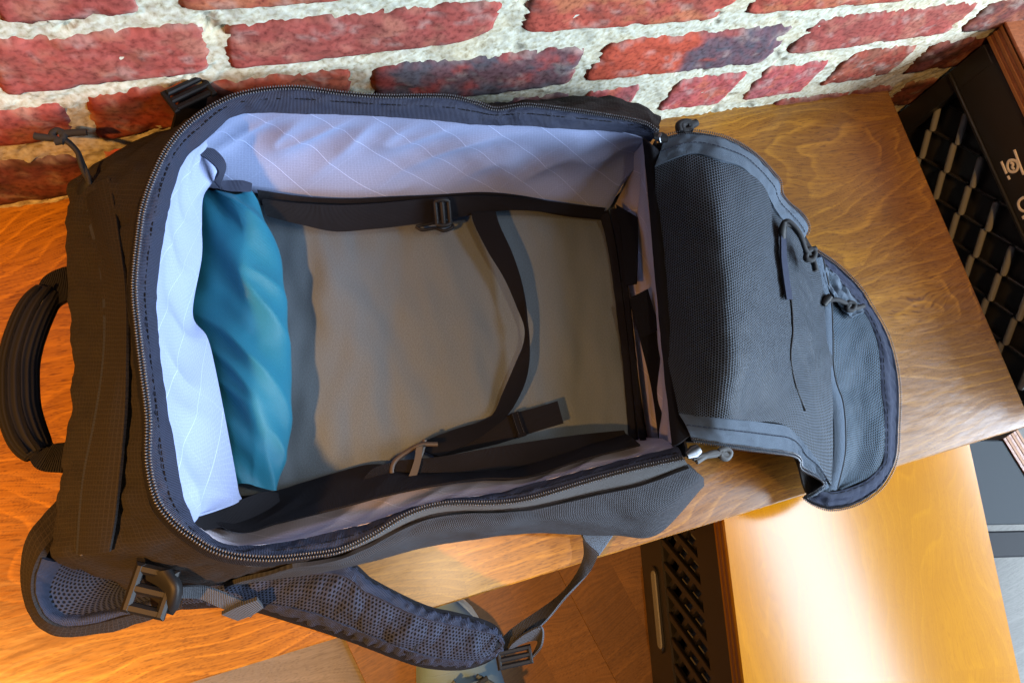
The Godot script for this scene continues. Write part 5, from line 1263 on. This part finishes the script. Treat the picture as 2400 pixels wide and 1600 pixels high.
func build_straps(bag: Node3D) -> void:
	# near shoulder strap: padded mesh with ribbed binding
	var up := [Vector3(-0.098, 0.05, 0.3465), Vector3(-0.0501, 0.055, 0.3502), Vector3(0.006, 0.062, 0.3578), Vector3(0.0237, 0.062, 0.3761), Vector3(0.0465, 0.058, 0.3967), Vector3(0.0611, 0.055, 0.4077), Vector3(0.0766, 0.05, 0.416), Vector3(0.0979, 0.044, 0.4285), Vector3(0.1077, 0.04, 0.4379), Vector3(0.1098, 0.036, 0.4477)]
	var lo := [Vector3(-0.1081, 0.035, 0.3564), Vector3(-0.0708, 0.04, 0.3665), Vector3(-0.0307, 0.046, 0.3904), Vector3(-0.0046, 0.046, 0.4075), Vector3(0.0137, 0.046, 0.4205), Vector3(0.0305, 0.044, 0.433), Vector3(0.0509, 0.04, 0.4462), Vector3(0.0763, 0.036, 0.4557), Vector3(0.0968, 0.034, 0.4564), Vector3(0.108, 0.035, 0.4512)]
	var pad := sheet("shoulder_strap", bag, [up, midway(up, lo, 0.18, 0.008), midway(up, lo, 0.5, 0.01), midway(up, lo, 0.82, 0.008), lo], 110, 24, 0.006, M["tape dark"])
	var i1 := midway(up, lo, 0.2, 0.013)
	var i2 := midway(up, lo, 0.5, 0.0165)
	var i3 := midway(up, lo, 0.78, 0.013)
	sheet("strap_mesh", pad, [sub(i1, 0, 8), sub(i2, 0, 8), sub(i3, 0, 8)], 100, 20, 0.003, M["strap mesh"], 0.003, 30.0, 0.5, 61)
	sheet("strap_binding", pad, [lower(up, Vector3(0, -0.002, 0)), midway(up, lo, 0.06, 0.0075), midway(up, lo, 0.2, 0.0142)], 110, 8, 0.0022, M["tape"], 0.0022, 90.0, 0.6, 62)
	sheet("strap_binding", pad, [lower(lo, Vector3(0, -0.002, 0)), midway(up, lo, 0.94, 0.0075), midway(up, lo, 0.8, 0.0142)], 110, 8, 0.0022, M["tape"], 0.0022, 90.0, 0.6, 63)
	for k in 2:
		var c: Array = [[Vector3(0.0513, 0.063, 0.4142), Vector3(0.0445, 0.06, 0.4233), Vector3(0.0387, 0.056, 0.4327)], [Vector3(0.0778, 0.056, 0.4276), Vector3(0.0718, 0.054, 0.4361), Vector3(0.0671, 0.05, 0.4438)]][k]
		cord("mesh_crease", pad, [c], [0.004, 0.007, 0.005], M["tape dark"], 8, 0.5)
	# adjuster webbing from the strap tip up to the wing on the bag
	var wing := plate("wing_patch", bag, Transform3D(Basis(), Vector3(0, 0.028, 0)), poly_of([Vector3(0.1972, 0.028, 0.3791), Vector3(0.2328, 0.028, 0.3887), Vector3(0.2287, 0.028, 0.3939), Vector3(0.2087, 0.028, 0.4085), Vector3(0.1999, 0.028, 0.3934)]), 0.003, 0.0008, M["piping blue"])
	var web := sheet("adjuster_webbing", bag, [
		[Vector3(0.1993, 0.03, 0.3919), Vector3(0.1975, 0.026, 0.4046), Vector3(0.1868, 0.026, 0.4175), Vector3(0.1692, 0.03, 0.4279), Vector3(0.1473, 0.034, 0.4342), Vector3(0.121, 0.036, 0.4411), Vector3(0.1063, 0.036, 0.4486)],
		[Vector3(0.2091, 0.031, 0.4062), Vector3(0.1988, 0.03, 0.4173), Vector3(0.1839, 0.036, 0.424), Vector3(0.1659, 0.042, 0.4318), Vector3(0.1448, 0.044, 0.4437), Vector3(0.122, 0.042, 0.4515), Vector3(0.1092, 0.04, 0.4583)]], 60, 5, 0.0016, M["webbing grey"], 0.0008, 20.0)
	sheet("webbing_turn", web, [
		[Vector3(0.1162, 0.046, 0.4501), Vector3(0.1267, 0.052, 0.4453), Vector3(0.1402, 0.055, 0.4442), Vector3(0.1386, 0.048, 0.4573), Vector3(0.1308, 0.042, 0.4647)],
		[Vector3(0.1105, 0.04, 0.4561), Vector3(0.1231, 0.044, 0.4524), Vector3(0.136, 0.044, 0.4536), Vector3(0.1341, 0.036, 0.4623), Vector3(0.1246, 0.034, 0.4682)]], 40, 6, 0.0016, M["webbing grey"])
	var st := begin()
	lock_frame(st, frame(Vector3(0.1022, 0.042, 0.4591), Vector3(0.1305, 0.042, 0.462), Vector3.UP) * Transform3D(Basis(), Vector3(0, 0, 0.0)), 0.028, 0.014, 0.0042)
	put("ladder_buckle", st.commit(), M["plastic"], web)
	# far shoulder strap curling out from under the top end
	var o1 := [Vector3(-0.1656, 0.04, 0.2553), Vector3(-0.1728, 0.048, 0.2632), Vector3(-0.1839, 0.052, 0.2736), Vector3(-0.1933, 0.054, 0.285), Vector3(-0.2003, 0.05, 0.3024), Vector3(-0.2043, 0.04, 0.3223), Vector3(-0.2029, 0.026, 0.3413), Vector3(-0.1895, 0.02, 0.3535), Vector3(-0.1621, 0.018, 0.3588), Vector3(-0.135, 0.02, 0.358), Vector3(-0.1104, 0.022, 0.3569)]
	var o2 := [Vector3(-0.1555, 0.05, 0.2654), Vector3(-0.1637, 0.062, 0.2797), Vector3(-0.1743, 0.068, 0.2922), Vector3(-0.1834, 0.068, 0.3015), Vector3(-0.1912, 0.06, 0.3124), Vector3(-0.1961, 0.048, 0.325), Vector3(-0.1946, 0.036, 0.3396), Vector3(-0.1836, 0.028, 0.3481), Vector3(-0.159, 0.026, 0.3512), Vector3(-0.1353, 0.028, 0.3513), Vector3(-0.1097, 0.03, 0.3518)]
	var o3 := [Vector3(-0.148, 0.05, 0.2736), Vector3(-0.1561, 0.06, 0.2908), Vector3(-0.1645, 0.062, 0.3007), Vector3(-0.1757, 0.056, 0.3064), Vector3(-0.1864, 0.046, 0.3154), Vector3(-0.1922, 0.038, 0.3252), Vector3(-0.1899, 0.03, 0.3359), Vector3(-0.1802, 0.026, 0.3431), Vector3(-0.1588, 0.024, 0.3458), Vector3(-0.1366, 0.026, 0.3472), Vector3(-0.111, 0.028, 0.3483)]
	var o4 := [Vector3(-0.1294, 0.05, 0.2849), Vector3(-0.1323, 0.045, 0.2965), Vector3(-0.1362, 0.035, 0.3077), Vector3(-0.1432, 0.02, 0.3118), Vector3(-0.145, 0.014, 0.3144), Vector3(-0.143, 0.012, 0.3182), Vector3(-0.1403, 0.012, 0.3206), Vector3(-0.1347, 0.012, 0.3238), Vector3(-0.1286, 0.013, 0.3255), Vector3(-0.1194, 0.015, 0.3281), Vector3(-0.1067, 0.02, 0.3317)]
	var far := sheet("shoulder_strap", bag, [o1, o2], 90, 10, 0.005, M["shell"], 0.001, 40.0)
	sheet("strap_binding", far, [sub(o2, 3, 10), midway(sub(o2, 3, 10), sub(o3, 3, 10), 0.5, 0.002), sub(o3, 3, 10)], 70, 8, 0.003, M["tape"], 0.001, 60.0)
	sheet("strap_mesh", far, [sub(o3, 2, 10), midway(sub(o3, 2, 10), sub(o4, 2, 10), 0.5, 0.0), sub(o4, 2, 10)], 80, 20, 0.003, M["strap mesh"])
	sheet("strap_padding", far, [lower(o1, Vector3(0, -0.004, 0)), lower(midway(o1, o4, 0.5), Vector3(0, -0.012, 0)), lower(o4, Vector3(0, -0.006, 0))], 70, 12, 0.003, M["tape dark"])


func poly_of(p: Array) -> PackedVector2Array:
	var out := PackedVector2Array()
	for v in p:
		out.append(Vector2(v.x, v.z))
	return out


func build_shoe() -> void:
	var s := thing("sneaker", "grey green sneaker on the floor below the bench edge, under the shoulder strap", "shoe")
	var toe := Vector3(0.101, -0.27, 0.4302)
	var dir := Vector3(-0.06, 0, 1.0).normalized()
	var side := Vector3(dir.z, 0, -dir.x)
	var xf := Transform3D(Basis(side, Vector3.UP, dir), Vector3(toe.x + 0.011, -0.279, toe.z - 0.006))
	var out := PackedVector2Array()
	for k in 40:
		var a := TAU * k / 40.0
		var z := 0.145 - 0.145 * cos(a)
		var w := 0.048 * pow(absf(sin(a)), 0.62) * (1.08 - 0.25 * smoothstep(0.08, 0.29, z)) * signf(sin(a))
		out.append(Vector2(w * 0.94, z))
	plate("sole", s, xf, out, 0.016, 0.004, M["rubber white"])
	var rows := []
	for j in 9:
		var t := j / 8.0
		var z := 0.006 + 0.27 * t
		var w := 0.0485 * pow(sin(clampf(t * 3.2 + 0.2, 0.0, PI * 0.5)), 0.6) * (1.0 - 0.12 * t)
		var h := 0.03 + 0.055 * smoothstep(0.0, 0.75, t)
		if j == 0:
			w = 0.012
			h = 0.012
		var row := []
		for i in 9:
			var a := PI * i / 8.0
			row.append(xf * Vector3(-w * 1.04 * cos(a), 0.012 + h * pow(sin(a), 0.7), z))
		rows.append(row)
	sheet("upper", s, rows, 40, 50, 0.003, M["shoe panel"])
	var cap := [matched(rows[0], 9), matched(rows[1], 9), matched(rows[2], 9)]
	for r in cap:
		for k in r.size():
			r[k] += Vector3(0, 0.0028, 0)
	sheet("toe_cap", s, cap, 30, 16, 0.002, M["shoe panel"])
	for k in 4:
		var zz := 0.085 + 0.028 * k
		var yy := 0.075 + 0.012 * k
		cord("lace", s, [[xf * Vector3(-0.022, yy, zz), xf * Vector3(0, yy + 0.012, zz + 0.004), xf * Vector3(0.022, yy, zz)]], 0.0028, M["shoe dark"], 8, 0.6)
	for d in [-1.0, 1.0]:
		cord("side_stripe", s, [[xf * Vector3(d * 0.012, 0.075, 0.08), xf * Vector3(d * 0.034, 0.062, 0.1), xf * Vector3(d * 0.046, 0.036, 0.125)]], 0.0022, M["shoe knit"], 6, 0.6)


func _ready() -> void:
	# camera: a phone held above the bag, looking steeply down
	var cam := Camera3D.new()
	cam.name = "camera"
	cam.fov = 47.93
	cam.near = 0.02
	cam.far = 40.0
	cam.transform = Transform3D(Basis(Vector3(0.93982, 0.21578, 0.2649), Vector3(0.19994, 0.28136, -0.93854), Vector3(-0.27705, 0.93503, 0.22129)).orthonormalized(), Vector3(0, 0.66, 0.36332))
	add_child(cam)
	cam.current = true
	var env := Environment.new()
	env.background_mode = Environment.BG_COLOR
	env.background_color = Color(0.16, 0.16, 0.17)
	env.tonemap_mode = Environment.TONE_MAPPER_LINEAR
	env.tonemap_exposure = 1.45
	env.sdfgi_enabled = true
	env.ssao_enabled = true
	env.ssil_enabled = true
	var we := WorldEnvironment.new()
	we.name = "environment"
	we.environment = env
	add_child(we)
	# daylight: a wide window to the right and the transom strip above it
	for a in [["window_daylight", Vector3(1.7, 0.68, 1.6), Vector2(2.3, 0.64), 16.5], ["transom_daylight", Vector3(1.75, 2.08, 1.0), Vector2(1.4, 0.6), 4.4]]:
		var win := AreaLight3D.new()
		win.name = a[0]
		win.area_size = a[2]
		win.area_normalize_energy = true
		win.light_color = Color(0.84, 0.92, 1.0)
		win.light_energy = a[3]
		win.shadow_enabled = true
		win.transform = Transform3D(Basis(Vector3(0, 0, -1), Vector3(0, 1, 0), Vector3(1, 0, 0)), a[1])
		add_child(win)
	# warm ceiling spots
	for a in [[Vector3(-0.95, 1.3, 0.7), Vector3(-0.33, 0, 0.36), 5.4, 22.0, Color(1.0, 0.69, 0.32)], [Vector3(0.3, 1.6, 0.45), Vector3(0.14, 0.0, 0.36), 0.6, 15.0, Color(1.0, 0.86, 0.68)], [Vector3(0.1, 1.7, 0.75), Vector3(0.84, 0.02, 0.12), 1.8, 9.0, Color(1.0, 0.74, 0.42)]]:
		var l := SpotLight3D.new()
		l.name = numbered("ceiling_spot", self)
		l.light_color = a[4]
		l.light_energy = a[2]
		l.spot_angle = a[3]
		l.spot_range = 6.0
		l.spot_attenuation = 2.0
		l.light_size = 0.035
		l.shadow_enabled = true
		add_child(l, true)
		l.look_at_from_position(a[0], a[1], Vector3(0, 0, -1))
	materials()
	cloth("piping blue", lin(0.072, 0.098, 0.135), "twill", 0.006, 0.7, 0.02, 0.3)
	cloth("mesh blue", lin(0.08, 0.13, 0.19), "mesh", 0.0044, 0.5, 0.04, 0.1)
	mat("coil bright", lin(0.075, 0.08, 0.095), 0.2)
	mat("cord grey", lin(0.06, 0.065, 0.07), 0.8)
	build_floor()
	build_wall()
	build_bench()
	build_right_stool()
	build_front_stool()
	build_side_things()
	build_board()
	build_backpack()
	build_shoe()
